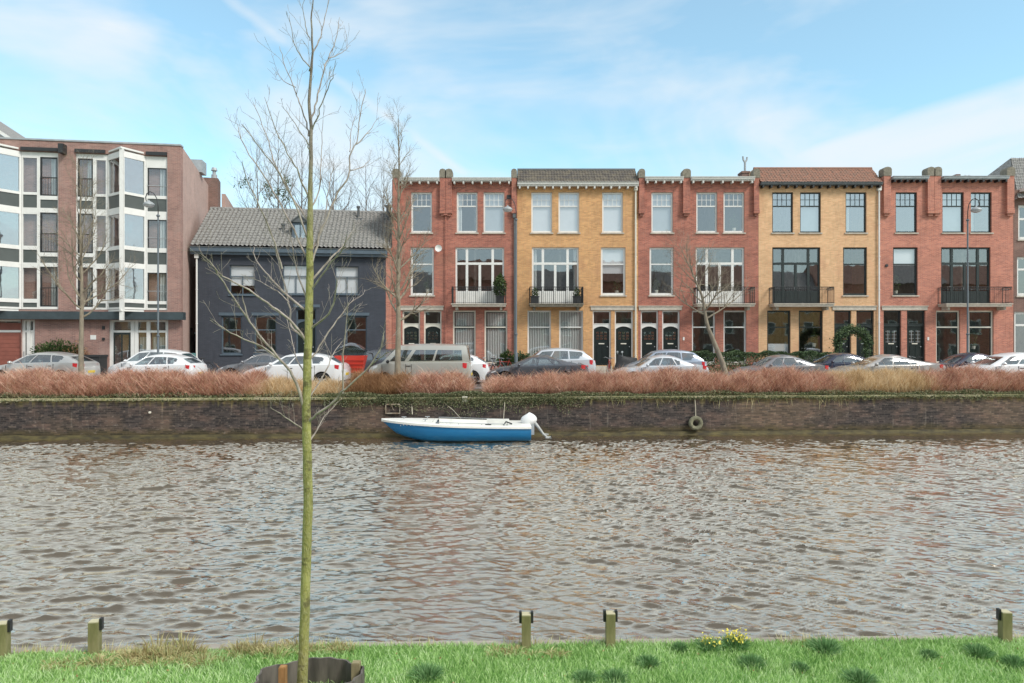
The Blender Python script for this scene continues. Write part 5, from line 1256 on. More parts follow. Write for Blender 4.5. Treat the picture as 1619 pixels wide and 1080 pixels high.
def potted(fc, pxx, z, w, h, n, label, potm, m, size=.05, yo=-.5, conifer=False, seed=1):
    u_ = fc.u(pxx); c = fc.e.location; r = empty('potted_plant', (c.x + u_, c.y + yo, c.z + z + .045), 0, label, 'potted plant')
    b = MB(); b.box(-.24, .24, -.2, .2, 0, .40); b.box(-.27, .27, -.23, .23, .401, .45); b.build('pot', potm, r)
    rs = np.random.RandomState(seed); t = rs.rand(n); a = rs.rand(n) * 6.28; R = w / 2 * np.sin(np.clip(t * .9 + .12, 0, 1) * math.pi) ** .7 * rs.rand(n) ** .4
    p = np.stack([R * np.cos(a), R * np.sin(a), .42 + t * h], 1) + rs.normal(size=(n, 3)) * .03
    leaves('foliage', p, size, M[m], r, seed)
    b = MB(); b.tube([(0, 0, .4), (0, 0, .4 + h * .8)], .02, 5); b.build('stem', M['bark'], r)
potted(A, 791, A.z(482), .9, 1.35, 1100, 'bushy green shrub in a black pot on the red house balcony', M['plastic'], 'leaf', .06, seed=11)
potted(B_, 845, B_.z(482), .5, .5, 260, 'small dark plant in a black pot at the left end of the ochre house balcony', M['plastic'], 'leaf', .05, seed=12)
potted(B_, 911, B_.z(482), .5, .5, 260, 'small dark plant in a black pot at the right end of the ochre house balcony', M['plastic'], 'leaf', .05, seed=13)

# ------------------------------------------------------------------ boat
def boat():
    D = 24.62; L_ = 5.55; xc = (717.5 - CX) * D / F
    r = empty('motor_boat', (xc, D + .98, 0), QROT * .6, 'small open blue and white motor boat moored against the quay', 'boat')
    hull, deck = MB(), MB(); n = 40; S = []
    for i in range(n + 1):
        f = i / n; x = (f - .5) * L_
        w = .98 * (1 - (1 - min(1, f / .55)) ** 2.2) ** .8 if f < .55 else lerp(.98, .90, (f - .55) / .45)
        w = max(w, .02)
        sh = lerp(.81, .61, 1 - (1 - f) ** 1.6)
        keel = lerp(.35, -.10, min(1, f / .30) ** .7) if f < .30 else -.10
        xo = .0
        S.append((x, w, sh, keel, f))
    rake = lambda f, z, sh: x_rake(f, z, sh)
    def sec(x, w, sh, keel, f):
        out = []
        for t, ww in ((0, .0), (.12, .45), (.3, .80), (.55, .92), (.8, .975), (1, 1.0)):
            z = lerp(keel, sh - .05, t); xr = x + (1 - f) ** 3 * (1 - t) * .45
            out.append((xr, w * ww, z))
        return out
    R = [[(a, -y, z) for a, y, z in sec(*s)[::-1]] + [(a, y, z) for a, y, z in sec(*s)[1:]] for s in S]
    m_ = len(R[0])
    for row in R: hull.v += row
    for i in range(n):
        for j in range(m_ - 1): a = i * m_ + j; hull.face((a, a + 1, a + m_ + 1, a + m_))
    hull.face([n * m_ + j for j in range(m_)])
    hm, N, L2, B = new_mat('blue_hull_paint'); B.inputs['Roughness'].default_value = .35
    tc = N.new('ShaderNodeTexCoord'); sp = N.new('ShaderNodeSeparateXYZ'); L2.new(tc.outputs['Object'], sp.inputs[0])
    c = mixc(N, L2, nz(N, L2, 1.6, 5, (1, 1, 3)), (0.010, 0.155, 0.40), (0.03, 0.24, 0.50))
    c = mixc(N, L2, rng(N, L2, nz(N, L2, 5.0, 8, (.5, .5, 3), rough=.75), .56, .72, 0, .5), c, (0.16, 0.33, 0.48)); c = mixc(N, L2, rng(N, L2, sp.outputs['Z'], .10, .02, 0, .85), c, (0.17, 0.22, 0.19)); L2.new(c, B.inputs['Base Color'])
    hull.build('hull', hm, r, smooth=True, angle=50)
    cream = mat('boat_white', (.82, .81, .76), .4, var=.06, scale=3)
    inner = mat('boat_inner', (.62, .62, .56), .6, var=.12, scale=3)
    # rubbing strake and gunwale deck with an open well
    d = MB(); W_in = lambda s: max(0, s[1] - (.16 if s[4] > .36 else 9))
    def rail(s, k): return {0: (s[0], s[1] + .03, s[2] - .085), 1: (s[0], s[1] + .035, s[2] - .01), 2: (s[0], s[1] - .01, s[2] + .015)}[k]
    for sg in (-1, 1):
        for i in range(n):
            for k in (0, 1):
                p = [rail(S[i], k), rail(S[i + 1], k), rail(S[i + 1], k + 1), rail(S[i], k + 1)]
                d.poly([(a, sg * y, z) for a, y, z in p])
            s0, s1 = S[i], S[i + 1]
            if s0[4] < .36: q = [(s0[0], 0, s0[2] + .06 * min(1, s0[1])), (s1[0], 0, s1[2] + .06 * min(1, s1[1]))]
            elif s0[4] > .84: q = [(s0[0], 0, s0[2] + .02), (s1[0], 0, s1[2] + .02)]
            else: q = [(s0[0], sg * (s0[1] - .15), s0[2] + .02), (s1[0], sg * (s1[1] - .15), s1[2] + .02)]
            d.poly([(s0[0], sg * (s0[1] - .01), s0[2] + .015), (s1[0], sg * (s1[1] - .01), s1[2] + .015), q[1], q[0]])
            if .36 <= s0[4] <= .84: d.poly([q[0], q[1], (s1[0], sg * min(.62, s1[1] * .7), .12), (s0[0], sg * min(.62, s0[1] * .7), .12)])
    sb = S[n]; d.poly([(sb[0], -sb[1] - .03, sb[2] - .085), (sb[0], sb[1] + .03, sb[2] - .085), (sb[0], sb[1], sb[2] + .015), (sb[0], -sb[1], sb[2] + .015)])
    d.build('deck', cream, r)
    f0, f1 = S[14], S[34]; b = MB(); b.box(f0[0], f1[0], -.62, .62, .10, .13); b.box(f0[0] - .02, f0[0] + .02, -.55, .55, .135, f0[2] + .05); b.box(f1[0], f1[0] + .03, -.6, .6, .135, f1[2] + .01); b.build('floor', inner, r)
    b = MB(); b.box(.2, .5, -.70, .70, .38, .43); b.box(f1[0] - .45, f1[0] - .01, -.58, .58, .132, .45); b.box(f0[0] + .02, f0[0] + .4, -.50, .50, .132, .42); b.build('bench', inner, r)
    b = MB()
    for sg in (-1, 1): b.tube([(S[i][0], sg * (S[i][1] - .12), S[i][2] + .07) for i in range(15, 34, 2)], .014, 5); [b.tube([(S[i][0], sg * (S[i][1] - .12), S[i][2] + .01), (S[i][0], sg * (S[i][1] - .12), S[i][2] + .07)], .012, 5) for i in (15, 21, 27, 33)]
    b.build('grab_rail', M['zinc'], r)
    b = MB(); b.box(S[29][0] - .10, S[29][0] + .75, .1, .5, .45, .74); b.build('stowage_box', cream, r)
    b = MB(); b.tube([(S[32][0] + .1, -.5, .60), (S[32][0] + .2, -.45, .74), (S[32][0] + .42, -.5, .66)], .03, 6); b.lathe([(0, 0), (.09, .02), (.12, .10), (0, .14)], 10, (S[28][0] + .1, -.72, .58)); b.build('cushion', M['plastic'], r)
    for i, y in ((6, 0), (12, -.45), (12, .45)):
        b = MB(); x, z = S[i][0], S[i][2] + .075; b.tube([(x - .09, y, z + .04), (x + .09, y, z + .04)], .014, 5); b.tube([(x, y, z - .03), (x, y, z + .04)], .02, 5); b.build('cleat', M['zinc'], r)
    # small white lettering on the bow: two short illegible words
    b = MB()
    def hp(f, z):   # near-side hull point
        i = f * n; s = S[int(i)]; t = (z - s[3]) / (s[2] - .05 - s[3]); ww = interp([(0, 0), (.12, .45), (.3, .8), (.55, .92), (.8, .975), (1, 1)], t)
        return Vector((s[0] + (1 - s[4]) ** 3 * (1 - t) * .45, -s[1] * ww - .012, z))
    rr = random.Random(5)
    for (fa, fb, z, h) in ((.13, .148, .60, .045), (.17, .232, .63, .065)):
        f = fa
        while f < fb: p = hp(f, z); q = hp(f + .003, z + h * rr.uniform(.6, 1)); b.poly([(p.x, p.y - .01, p.z), (p.x + .035, p.y - .012, p.z), (p.x + .045, q.y - .012, q.z), (p.x + .012, q.y - .01, q.z)]); f += .0095
    b.build('bow_lettering', M['white'], r)
    # outboard motor
    ox = S[n][0]; b = MB()
    b.grid(lambda u, v: (ox - .02 + .30 * math.cos(u * 2 * math.pi) * math.sin(.15 + v * 2.7) ** .6 + .05 * v - .10 * (1 - v), .19 * math.sin(u * 2 * math.pi) * math.sin(.15 + v * 2.7) ** .6, .98 - .42 * v + .06 * math.cos(u * 2 * math.pi)), 18, 10)
    ob = b.build('outboard_motor', mat('outboard_cowl', (.70, .71, .72), .3, var=.05), r, smooth=True)
    b = MB(); b.box(ox + .0, ox + .16, -.07, .07, .2, .62); b.box(ox - .08, ox + .02, -.14, .14, .42, .62); b.build('bracket', M['zinc'], ob)
    b = MB(); b.tube([(ox + .12, 0, .72), (ox + .30, 0, .50), (ox + .50, 0, .22), (ox + .70, 0, .06)], [.065, .055, .045, .04], 8)
    b.tube([(ox + .50, 0, .22), (ox + .70, -.02, .20)], [.025, .025], 6); b.lathe([(0, -.12), (.05, -.08), (.05, .1), (0, .14)], 8, (ox + .68, 0, .08), 'x'); b.build('motor_leg', mat('motor_leg_grey', (.42, .43, .42), .4, var=.15), ob)
    b = MB()
    for a in range(3):
        t = a * 2.09 + .4; b.poly([(ox + .80, 0, .08), (ox + .77, math.cos(t) * .13, .08 + math.sin(t) * .13), (ox + .83, math.cos(t + .6) * .13, .08 + math.sin(t + .6) * .13)])
    b.build('propeller', M['black'], ob)
    return r, S
bt_, S = boat()
def rope(name, pts, r, label, m):
    b = MB(); P_ = [Vector(p) for p in pts]; b.tube(P_, r, 5); o = b.build(name, m); return tag(o, label, 'rope')
ropem = mat('pale_rope', (.42, .38, .30), .9, var=.2)
rope('mooring_rope', [px(728, 661, 26.0), px(716, 648, 26.4), px(706, 640, 26.6), px(698, 634, 26.68)], .012, 'thin mooring rope slanting from the boat up to the quay', ropem)
rope('mooring_rope', [px(796, 666, 26.0), px(797, 650, 26.4), px(798, 636, 26.62)], .012, 'thin upright mooring rope near the stern of the boat', ropem)
rope('mooring_rope', [px(652, 655, 26.2), px(651, 640, 26.55), px(650, 632, 26.62)], .02, 'thick upright mooring rope near the bow of the boat', ropem)

# tyre fender, wall frame, small marks on the quay
D_ = quay_y(7.0) - .16; q = px(1100, 669, D_)
tf_ = empty('tyre_fender', (q.x, q.y, 0), QROT, 'mossy old tyre hanging as a fender on the quay wall', 'tyre')
tm = mat('mossy_rubber', (.10, .10, .065), .9, col2=(.23, .22, .15), scale=6, bmp=.3)
b = MB(); nn_ = 28
for i in range(nn_):
    for j in range(10):
        def tp(i, j): a, c = i * 2 * math.pi / nn_, j * 2 * math.pi / 10; R = .205 + .085 * math.cos(c) * (1.0); return (R * math.cos(a), .10 * math.sin(c), q.z + R * math.sin(a))
        b.poly([tp(i, j), tp(i + 1, j), tp(i + 1, j + 1), tp(i, j + 1)])
b.build('tyre', tm, tf_, smooth=True)
b = MB(); b.tube([(0, 0, q.z + .27), (.02, .08, q.z + .6), (0, .12, QT - .02)], .02, 5); b.build('chain', ropem, tf_)
D_ = quay_y(-4.7); q0, q1 = px(610, 654, D_), px(633, 638, D_)
wf_ = empty('metal_frame', ((q0.x + q1.x) / 2, D_ - .06, q0.z), QROT, 'rusty rectangular metal frame fixed to the quay above the bow', 'frame')
w2, hh = (q1.x - q0.x) / 2, q1.z - q0.z; b = MB()
b.box(-w2, w2, -.03, .03, 0, .04); b.box(-w2, w2, -.031, .031, hh - .05, hh); b.box(-w2, -w2 + .03, -.029, .029, .041, hh - .051); b.box(w2 - .03, w2, -.029, .029, .041, hh - .051); b.tube([(-.05, 0, hh - .05), (.02, 0, .15)], .012, 5)
b.build('frame', mat('rusty_metal', (.38, .35, .28), .8, col2=(.22, .15, .10), scale=9), wf_)
for pxx, py in ((735, 631), (237, 652)):
    D_ = quay_y((pxx - CX) * .0245) - .04; q = px(pxx, py, D_); e_ = tag(empty('mooring_ring_plate', (q.x, q.y, q.z), QROT), 'pale square plate on the quay wall behind the boat' if pxx > 500 else 'small pale plate low on the left quay wall', 'plate')
    k_ = .10 if pxx > 500 else .035; b = MB(); b.box(-k_, k_, -.03, .03, -k_, k_); b.lathe([(.02, -.05), (.03, -.05)], 12, (0, 0, 0), 'y'); b.build('plate', M['cream'], e_)
# reddish marker post by the steps
q = px(728, 600, 28.6); e_ = empty('marker_post', (q.x, 28.6, ST - .1), 0, 'short rusty-red post with a pale tag beside the path gap', 'post')
b = MB(); b.box(-.08, .08, -.08, .08, 0, .78); b.build('post', mat('rusty_red_post', (.25, .12, .09), .8, var=.3), e_); b = MB(); b.lathe([(0, -.02), (.055, -.02), (.055, 0)], 12, (0, -.081, .62), 'y'); b.build('tag', M['white'], e_)
# ------------------------------------------------------------------ trees
def branch(mb, rnd, p, d, L_, r, lvl, up=.25, nseg=None, wander=.16, kids=(0, 0, 0), spread=.7, sides=(6, 4, 3, 3)):
    nseg = nseg or max(3, min(8, int(L_ / .22))); pts, rs = [p.copy()], [r]; d = d.normalized()
    for i in range(nseg):
        d = (d + Vector((rnd.gauss(0, wander), rnd.gauss(0, wander), rnd.gauss(0, wander) + up * .35))).normalized()
        p = p + d * (L_ / nseg); pts.append(p.copy()); rs.append(max(.0014 if lvl and r < .003 else .0022, r * (1 - .82 * (i + 1) / nseg)))
    mb.tube(pts, rs, sides[min(lvl, 3)], cap=False)
    if lvl < len(kids) and kids[lvl]:
        for k in range(kids[lvl]):
            t = .25 + .75 * (k + rnd.random()) / kids[lvl]; i = min(nseg - 1, int(t * nseg)); q = pts[i].lerp(pts[i + 1], t * nseg - i if i < nseg else 0)
            ax = (pts[i + 1] - pts[i]).normalized(); s = ax.orthogonal().normalized(); s.rotate(Matrix.Rotation(rnd.random() * 6.283, 3, ax))
            nd = (ax * (1 - spread * .5) + s * spread * rnd.uniform(.7, 1.2)).normalized()
            branch(mb, rnd, q, nd, L_ * rnd.uniform(.35, .6) * (1.1 - .5 * t), rs[i] * .6, lvl + 1, up, None, wander, kids, spread, sides)

def street_tree(pxx, pyb, D, pyt, r, first_py, n, label, seed, lean=0.0, kids=(7, 5, 0), L0=2.6, up=.35, ang=1.0, name='street_tree', m=None, base=ST, path=None, group='bare trees along the street', cat='tree', spread=.7, rt=.012):
    rnd = random.Random(seed); m = m or M['bark']; q = px(pxx, pyb, D); root = empty(name, (q.x, D, base), 0, label, cat, group)
    H = CAMZ + (CY - pyt) * D / F - base; z1 = CAMZ + (CY - first_py) * D / F - base
    n_ = 16; pts, rs = [], []
    off = Vector((0, 0, 0))
    for i in range(n_ + 1):
        t = i / n_; z = H * t
        if path: x = interp([(a, b_) for a, b_ in path], t)
        else: x = lean * z
        off += Vector((rnd.gauss(0, .018 * H / n_), rnd.gauss(0, .018 * H / n_), 0)) if i else Vector((0, 0, 0))
        pts.append(Vector((x, 0, z)) + off); rs.append(lerp(r, rt, t ** .8) * (1.25 if i == 0 else 1))
    tb = MB(); tb.tube(pts, rs, 10, cap=False); tb.build('trunk', m, root, smooth=True)
    cb_ = MB()
    for k in range(n):
        t0 = z1 / H; t = t0 + (1 - t0) * (k + rnd.random() * .8) / n; i = min(n_ - 1, int(t * n_)); p = pts[i].lerp(pts[i + 1], t * n_ - i)
        a = k * 2.4 + rnd.uniform(-.5, .5); rel = (t - t0) / (1 - t0)
        d = Vector((math.cos(a) * ang, math.sin(a) * ang, .55 + .9 * rel))
        Lk = L0 * (1 - .62 * rel) * rnd.uniform(.75, 1.15)
        branch(cb_, rnd, p, d, Lk, lerp(rs[i] * .55, rs[i] * .5, rel), 0, up, None, .13, kids, spread)
    cb_.build('crown', m, root)
    return root
street_tree(128, 588, 29.9, 262, .13, 505, 30, 'bare street tree in front of the apartment block', 3, L0=2.9, kids=(10, 8, 0), up=.3)
street_tree(628, 610, 29.0, 185, .145, 515, 32, 'tall bare street tree in front of the first red brick house', 8, L0=2.3, kids=(10, 7, 0), up=.42, lean=.003, ang=.85)
lt = street_tree(1150, 580, 36.0, 385, .17, 505, 20, 'leaning bare street tree in front of the middle red brick house', 12, L0=3.0, kids=(10, 8, 0), up=.25,
            path=[(0, 0), (.12, -.25), (.40, -1.05), (.6, -1.3), (.8, -1.9), (1, -2.6)], ang=1.1)
for i, (pxx, D, pyt, r, n, L0, lab) in enumerate(((405, 52, 235, .16, 22, 5.0, 'tall thin bare tree leftmost behind the slate-blue roof'), (440, 55, 215, .2, 30, 5.0, 'bare tree with ivy clumps rising behind the dormer'), (475, 58, 225, .2, 26, 5.0, 'bare tree behind the slender foreground trunk and slate-blue roof'),
        (530, 54, 258, .2, 30, 5.0, 'broad bare tree right of the dormer behind the roof'), (578, 56, 262, .18, 28, 4.5, 'bare tree behind the right part of the slate-blue roof'), (608, 60, 250, .18, 26, 4.5, 'bare tree close behind the edge of the first red house'))):
    tr = street_tree(pxx, 540, D, pyt, r, 400, int(n * .72), lab, 30 + i, L0=L0, kids=(8, 5, 0), up=.3, m=M['bark_far'], name='bare_tree', group='bare trees behind the slate-blue house', base=1.2)
    if i == 1:
        rs = np.random.RandomState(4); cl = []
        for _ in range(15):
            z = 11.5 + rs.rand() * 4.0; c = np.array([rs.normal() * 1.5, rs.normal() * .8, z]); cl.append(c + rs.normal(size=(70, 3)) * [.28, .28, .20])
        leaves('ivy', np.concatenate(cl), .07, M['leaf'], tr, 4)

# the slender young tree in the foreground, its limbs laid out in space
def fore_tree():
    TD = 6.3; base = px(477, 540, TD); root = empty('young_tree', (base.x, TD, LZ), 0, 'slender mossy young tree with bare branches in the foreground ring', 'tree')
    O = Vector((base.x, TD, LZ)); rnd = random.Random(21)
    def P3(x, y, d=0.0): return px(x, y, TD + d) - O
    # trunk: (px, py, half width in px)
    T = [(475, 1112, 12), (478, 1075, 9.6), (481, 1000, 9), (484, 900, 8.6), (487, 800, 8.6), (486, 720, 8.2), (484, 650, 7.9), (486, 590, 7.6), (488, 520, 7.2), (490, 430, 6.6), (490, 380, 6.0), (491, 330, 5.0), (491, 275, 3.9), (492, 200, 3.1), (488, 160, 2.7), (493, 107, 2.2), (494, 82, 1.9), (492, 30, 1.4), (495, 0, 1.0), (497, -30, .6)]
    mpp = TD / F
    pts, rs = [], []
    for (x0, y0, w0), (x1, y1, w1) in zip(T, T[1:]):
        for k in range(3):
            t = k / 3; pts.append(P3(lerp(x0, x1, t), lerp(y0, y1, t)) + Vector((rnd.gauss(0, .0018), rnd.gauss(0, .0018), 0))); rs.append(lerp(w0, w1, t) * .84 * mpp * rnd.uniform(.985, 1.015) * (1.07 if rnd.random() < .10 else 1))
    m, N, L, B = new_mat('mossy_young_bark'); B.inputs['Roughness'].default_value = .85
    tc = N.new('ShaderNodeTexCoord'); sp = N.new('ShaderNodeSeparateXYZ'); L.new(tc.outputs['Object'], sp.inputs[0])
    n1 = nz(N, L, 14, 6, (1, 1, .35)); n2 = nz(N, L, 60, 5, (1, 1, .5)); n3 = nz(N, L, 6, 5, (1, 1, 1.5))
    moss = mixc(N, L, rng(N, L, n1, .35, .65), (.21, .205, .06), (.38, .37, .115)); moss = mixc(N, L, rng(N, L, n2, .45, .7, 0, .7), moss, (.44, .42, .22))
    moss = mixc(N, L, rng(N, L, n3, .56, .62, 0, .75), moss, (.12, .105, .045))
    bare = mixc(N, L, rng(N, L, n1, .35, .65), (.17, .14, .115), (.34, .30, .25))
    z = N.new('ShaderNodeMath'); z.operation = 'MULTIPLY_ADD'; L.new(n3, z.inputs[0]); z.inputs[1].default_value = .8; L.new(sp.outputs['Z'], z.inputs[2])
    L.new(mixc(N, L, rng(N, L, z.outputs[0], 4.6, 5.5), moss, bare), B.inputs['Base Color']); bump(N, L, B, n2, .9, .02)
    tb = MB(); tb.tube(pts, rs, 14, cap=False); tb.build('trunk', m, root, smooth=True)
    bm_, N, L, B = new_mat('young_branch_bark'); B.inputs['Roughness'].default_value = .85
    n1 = nz(N, L, 18, 5); L.new(mixc(N, L, rng(N, L, n1, .35, .65), (.24, .195, .17), (.46, .40, .36)), B.inputs['Base Color'])
    LB = [  # limbs: points (px, py), start half width px, depth drift
     ([(490, 112), (488, 105), (470, 81), (462, 55), (457, 24)], 1.5, -.2), ([(494, 84), (505, 64), (512, 37), (519, 3), (521, -20)], 1.4, .2), ([(490, 64), (483, 40), (479, 15), (481, -12)], 1.1, -.1),
     ([(492, 190), (500, 159), (511, 116), (519, 92), (531, 64), (537, 27)], 1.9, .25), ([(519, 92), (540, 84), (554, 72)], 1.1, .35), ([(494, 205), (503, 180), (515, 147), (525, 122), (531, 95)], 1.6, -.25),
     ([(489, 215), (487, 202), (473, 162), (467, 144), (451, 104), (442, 73)], 1.8, .2), ([(467, 138), (448, 128), (439, 116)], 1.0, .3), ([(489, 240), (487, 229), (467, 196), (445, 167)], 1.5, -.3),
     ([(491, 330), (505, 300), (508, 240), (511, 190)], 1.6, .2),
     ([(490, 430), (505, 372), (521, 332), (534, 306), (552, 275), (554, 244), (564, 226), (570, 183), (578, 140)], 2.6, .3), ([(554, 269), (574, 263), (586, 252)], 1.2, .35), ([(564, 228), (583, 208), (598, 186)], 1.3, .2), ([(553, 240), (555, 208), (561, 183)], 1.1, .5),
     ([(446, 425), (430, 372), (412, 330), (390, 281), (383, 254)], 2.0, -.4), ([(487, 410), (455, 345), (425, 290), (387, 232), (375, 196)], 2.3, .3), ([(488, 385), (465, 320), (442, 275), (412, 235), (381, 196)], 2.2, -.2),
     ([(488, 350), (455, 300), (433, 254), (421, 214), (399, 159)], 2.0, .25), ([(489, 315), (475, 280), (461, 254), (436, 205), (418, 153)], 2.0, -.3),
     ([(484, 540), (464, 511), (431, 485), (394, 459), (353, 437), (331, 411)], 3.0, -.5), ([(483, 536), (461, 515), (457, 478), (442, 422), (436, 396)], 2.6, .3),
     ([(482, 490), (446, 459), (424, 437), (405, 411), (401, 389)], 2.6, .4), ([(481, 645), (464, 596), (442, 567), (416, 537), (394, 507), (383, 467)], 3.4, -.3), ([(442, 567), (405, 544), (364, 526), (335, 504)], 2.0, -.5),
     ([(394, 507), (361, 459), (335, 418), (318, 402)], 1.9, -.6), ([(487, 668), (500, 655), (527, 637), (546, 615), (579, 585), (601, 552), (609, 522)], 3.0, -.3), ([(542, 622), (543, 559), (548, 500), (550, 478)], 1.8, -.2),
     ([(488, 700), (500, 682), (513, 659), (538, 633)], 2.0, .3), ([(488, 630), (516, 585), (527, 559), (540, 540)], 1.8, .4), ([(491, 520), (520, 496), (531, 463), (533, 440)], 2.6, -.3), ([(487, 575), (500, 556), (527, 515), (553, 481), (560, 470)], 2.2, .35),
     ([(481, 680), (450, 659), (427, 644)], 1.6, -.3), ([(491, 445), (526, 406), (541, 391), (560, 362)], 2.4, .3), ([(491, 460), (524, 415), (542, 393), (549, 370)], 2.0, -.4), ([(487, 600), (470, 570), (462, 540), (452, 500)], 1.8, .5),
     ([(579, 585), (610, 560), (632, 548)], 1.2, -.3), ([(457, 478), (430, 455), (398, 440)], 1.4, .3), ([(484, 470), (470, 430), (462, 385), (455, 350)], 2.0, .2), ([(492, 400), (512, 352), (520, 300), (528, 262)], 1.8, .45)]
    cb_ = MB()
    for k, (pp, w, dd) in enumerate(LB):
        n = len(pp); P_ = []; R_ = []
        for i, (x, y) in enumerate(pp):
            P_.append(P3(x, y, dd * i / (n - 1)))
        # subdivide with a little wander
        Q_, R2 = [], []
        for i in range(n - 1):
            for s in range(4):
                t = s / 4; f = (i + t) / (n - 1); a = P_[max(0, i - 1)]; b_ = P_[i]; c = P_[i + 1]; e = P_[min(n - 1, i + 2)]
                v = .5 * ((2 * b_) + (c - a) * t + (2 * a - 5 * b_ + 4 * c - e) * t * t + (3 * b_ - a - 3 * c + e) * t ** 3)
                Q_.append(v + Vector([rnd.gauss(0, .004) for _ in range(3)]) * (1 if i + s else 0)); R2.append(max(.0014, lerp(w, w * .28, f) * .78 * mpp))
        Q_.append(P_[-1]); R2.append(.0014)
        cb_.tube(Q_, R2, 7, cap=False)
        tot = sum((b_ - a).length for a, b_ in zip(Q_, Q_[1:]))
        for j in range(int(tot / .15) + 2):
            i = rnd.randrange(2, len(Q_) - 1); ax = (Q_[i + 1 if i + 1 < len(Q_) else i] - Q_[i - 1]).normalized(); s = ax.orthogonal().normalized(); s.rotate(Matrix.Rotation(rnd.random() * 6.283, 3, ax))
            branch(cb_, rnd, Q_[i], ax * .75 + s * .6 + Vector((0, 0, .2)), rnd.uniform(.08, .32), min(.0022, R2[i] * .5), 1, .2, 4, .12, (0, 2, 0), .7, (4, 4, 3, 3))
    cb_.build('crown', bm_, root, smooth=True)
fore_tree()

# ring of dark sheeting round the foot of the tree, with stakes
rg = empty('tree_guard', (px(490, 540, 6.22).x, 6.22, LZ), 0, 'low dark ring of sheeting round the foot of the young tree', 'tree guard')
rm = mat('grey_sheeting', (.085, .075, .065), .8, col2=(.19, .165, .14), scale=5, stretch=(2, 2, .3), bmp=.3)
b = MB()
def rp_(u, v):
    a = u * 2 * math.pi; R = .49 + .012 * math.sin(a * 7) + .01 * math.sin(a * 17 + v * 2) - .02 * v
    z = v * (.345 - .075 * math.sin(a) + .012 * math.sin(a * 5)); return (R * math.cos(a), R * math.sin(a), z)
b.grid(rp_, 96, 6); b.grid(lambda u, v: tuple(Vector(rp_(u, v)) * 1.0 * 1 - Vector((math.cos(u * 6.2832), math.sin(u * 6.2832), 0)) * .018), 96, 6)
for i in range(96):
    a, c = rp_(i / 96, 1), rp_((i + 1) / 96, 1); f = lambda p, i: (p[0] - math.cos(i * 6.2832 / 96) * .018, p[1] - math.sin(i * 6.2832 / 96) * .018, p[2])
    b.poly([a, c, f(c, i + 1), f(a, i)])
b.build('ring', rm, rg, smooth=True)
def stake(x, y, h, w, c, label=None):
    b = MB(); b.box(x - w / 2, x + w / 2, y - w / 2, y + w / 2, 0, h); b.box(x - w / 2 + .004, x + w / 2 - .004, y - w / 2 + .004, y + w / 2 - .004, h, h + .006)
    b.build('stake', mat('stake_wood', c, .8, var=.25, scale=20, stretch=(1, 1, .2)), rg)
stake(px(449, 540, 6.2).x - rg.location.x, -.05, .43, .062, (.36, .19, .07)); stake(px(562, 540, 6.35).x - rg.location.x, .16, .37, .075, (.26, .22, .12))

# mooring posts on the near bank
wm = mat('algae_green_post', (.16, .155, .06), .85, col2=(.27, .25, .12), scale=9, stretch=(1, 1, .3), bmp=.3); wt_m = mat('weathered_post_top', (.50, .46, .30), .85, var=.2)
pl = [('leftmost green wooden post cut by the left edge of the view', 5, 1033, 984, 1), ('green wooden post on the left bank edge, second from the left', 150, 1028, 981, 1), ('green wooden post with two black brackets near the bottom middle', 832, 1014, 970, 3), ('green wooden post with black brackets right of the middle', 965, 1012, 968, 3), ('green wooden post at the far right of the near bank', 1589, 1010, 966, 2)]
for lab, pxx, pyb, pyt, br_ in pl:
    x_ = (pxx - CX) * 7.75 / F; D = bank_y(x_) - .10; q = px(pxx, pyb, D); h = CAMZ + (CY - pyt) * D / F - LZ + .02
    o = empty('mooring_post', (q.x, D, LZ - .02), rnd_ if False else (.15 if pxx < 200 else -.1 if pxx > 1500 else .0), lab, 'post', 'wooden posts along the near bank'); w = .050
    b = MB(); b.box(-w, w, -w, w, -.3, h - .012)
    for s in (0,): pass
    b.build('post', wm, o)
    b = MB(); b.box(-w + .002, w - .002, -w + .002, w - .002, h - .011, h); b.build('post_top', wt_m, o)
    for s in ((-1,) if br_ == 2 else (1,) if br_ == 1 else (-1, 1)):
        b = MB(); b.box(min(s * w, s * (w + .012)), max(s * w, s * (w + .012)), -.02, .03, h - .10, h + .022)
        b.box(min(s * (w + .012), s * (w + .028)), max(s * (w + .012), s * (w + .028)), -.02, .03, h - .10, h + .0215); b.build('bracket', M['black'], o)

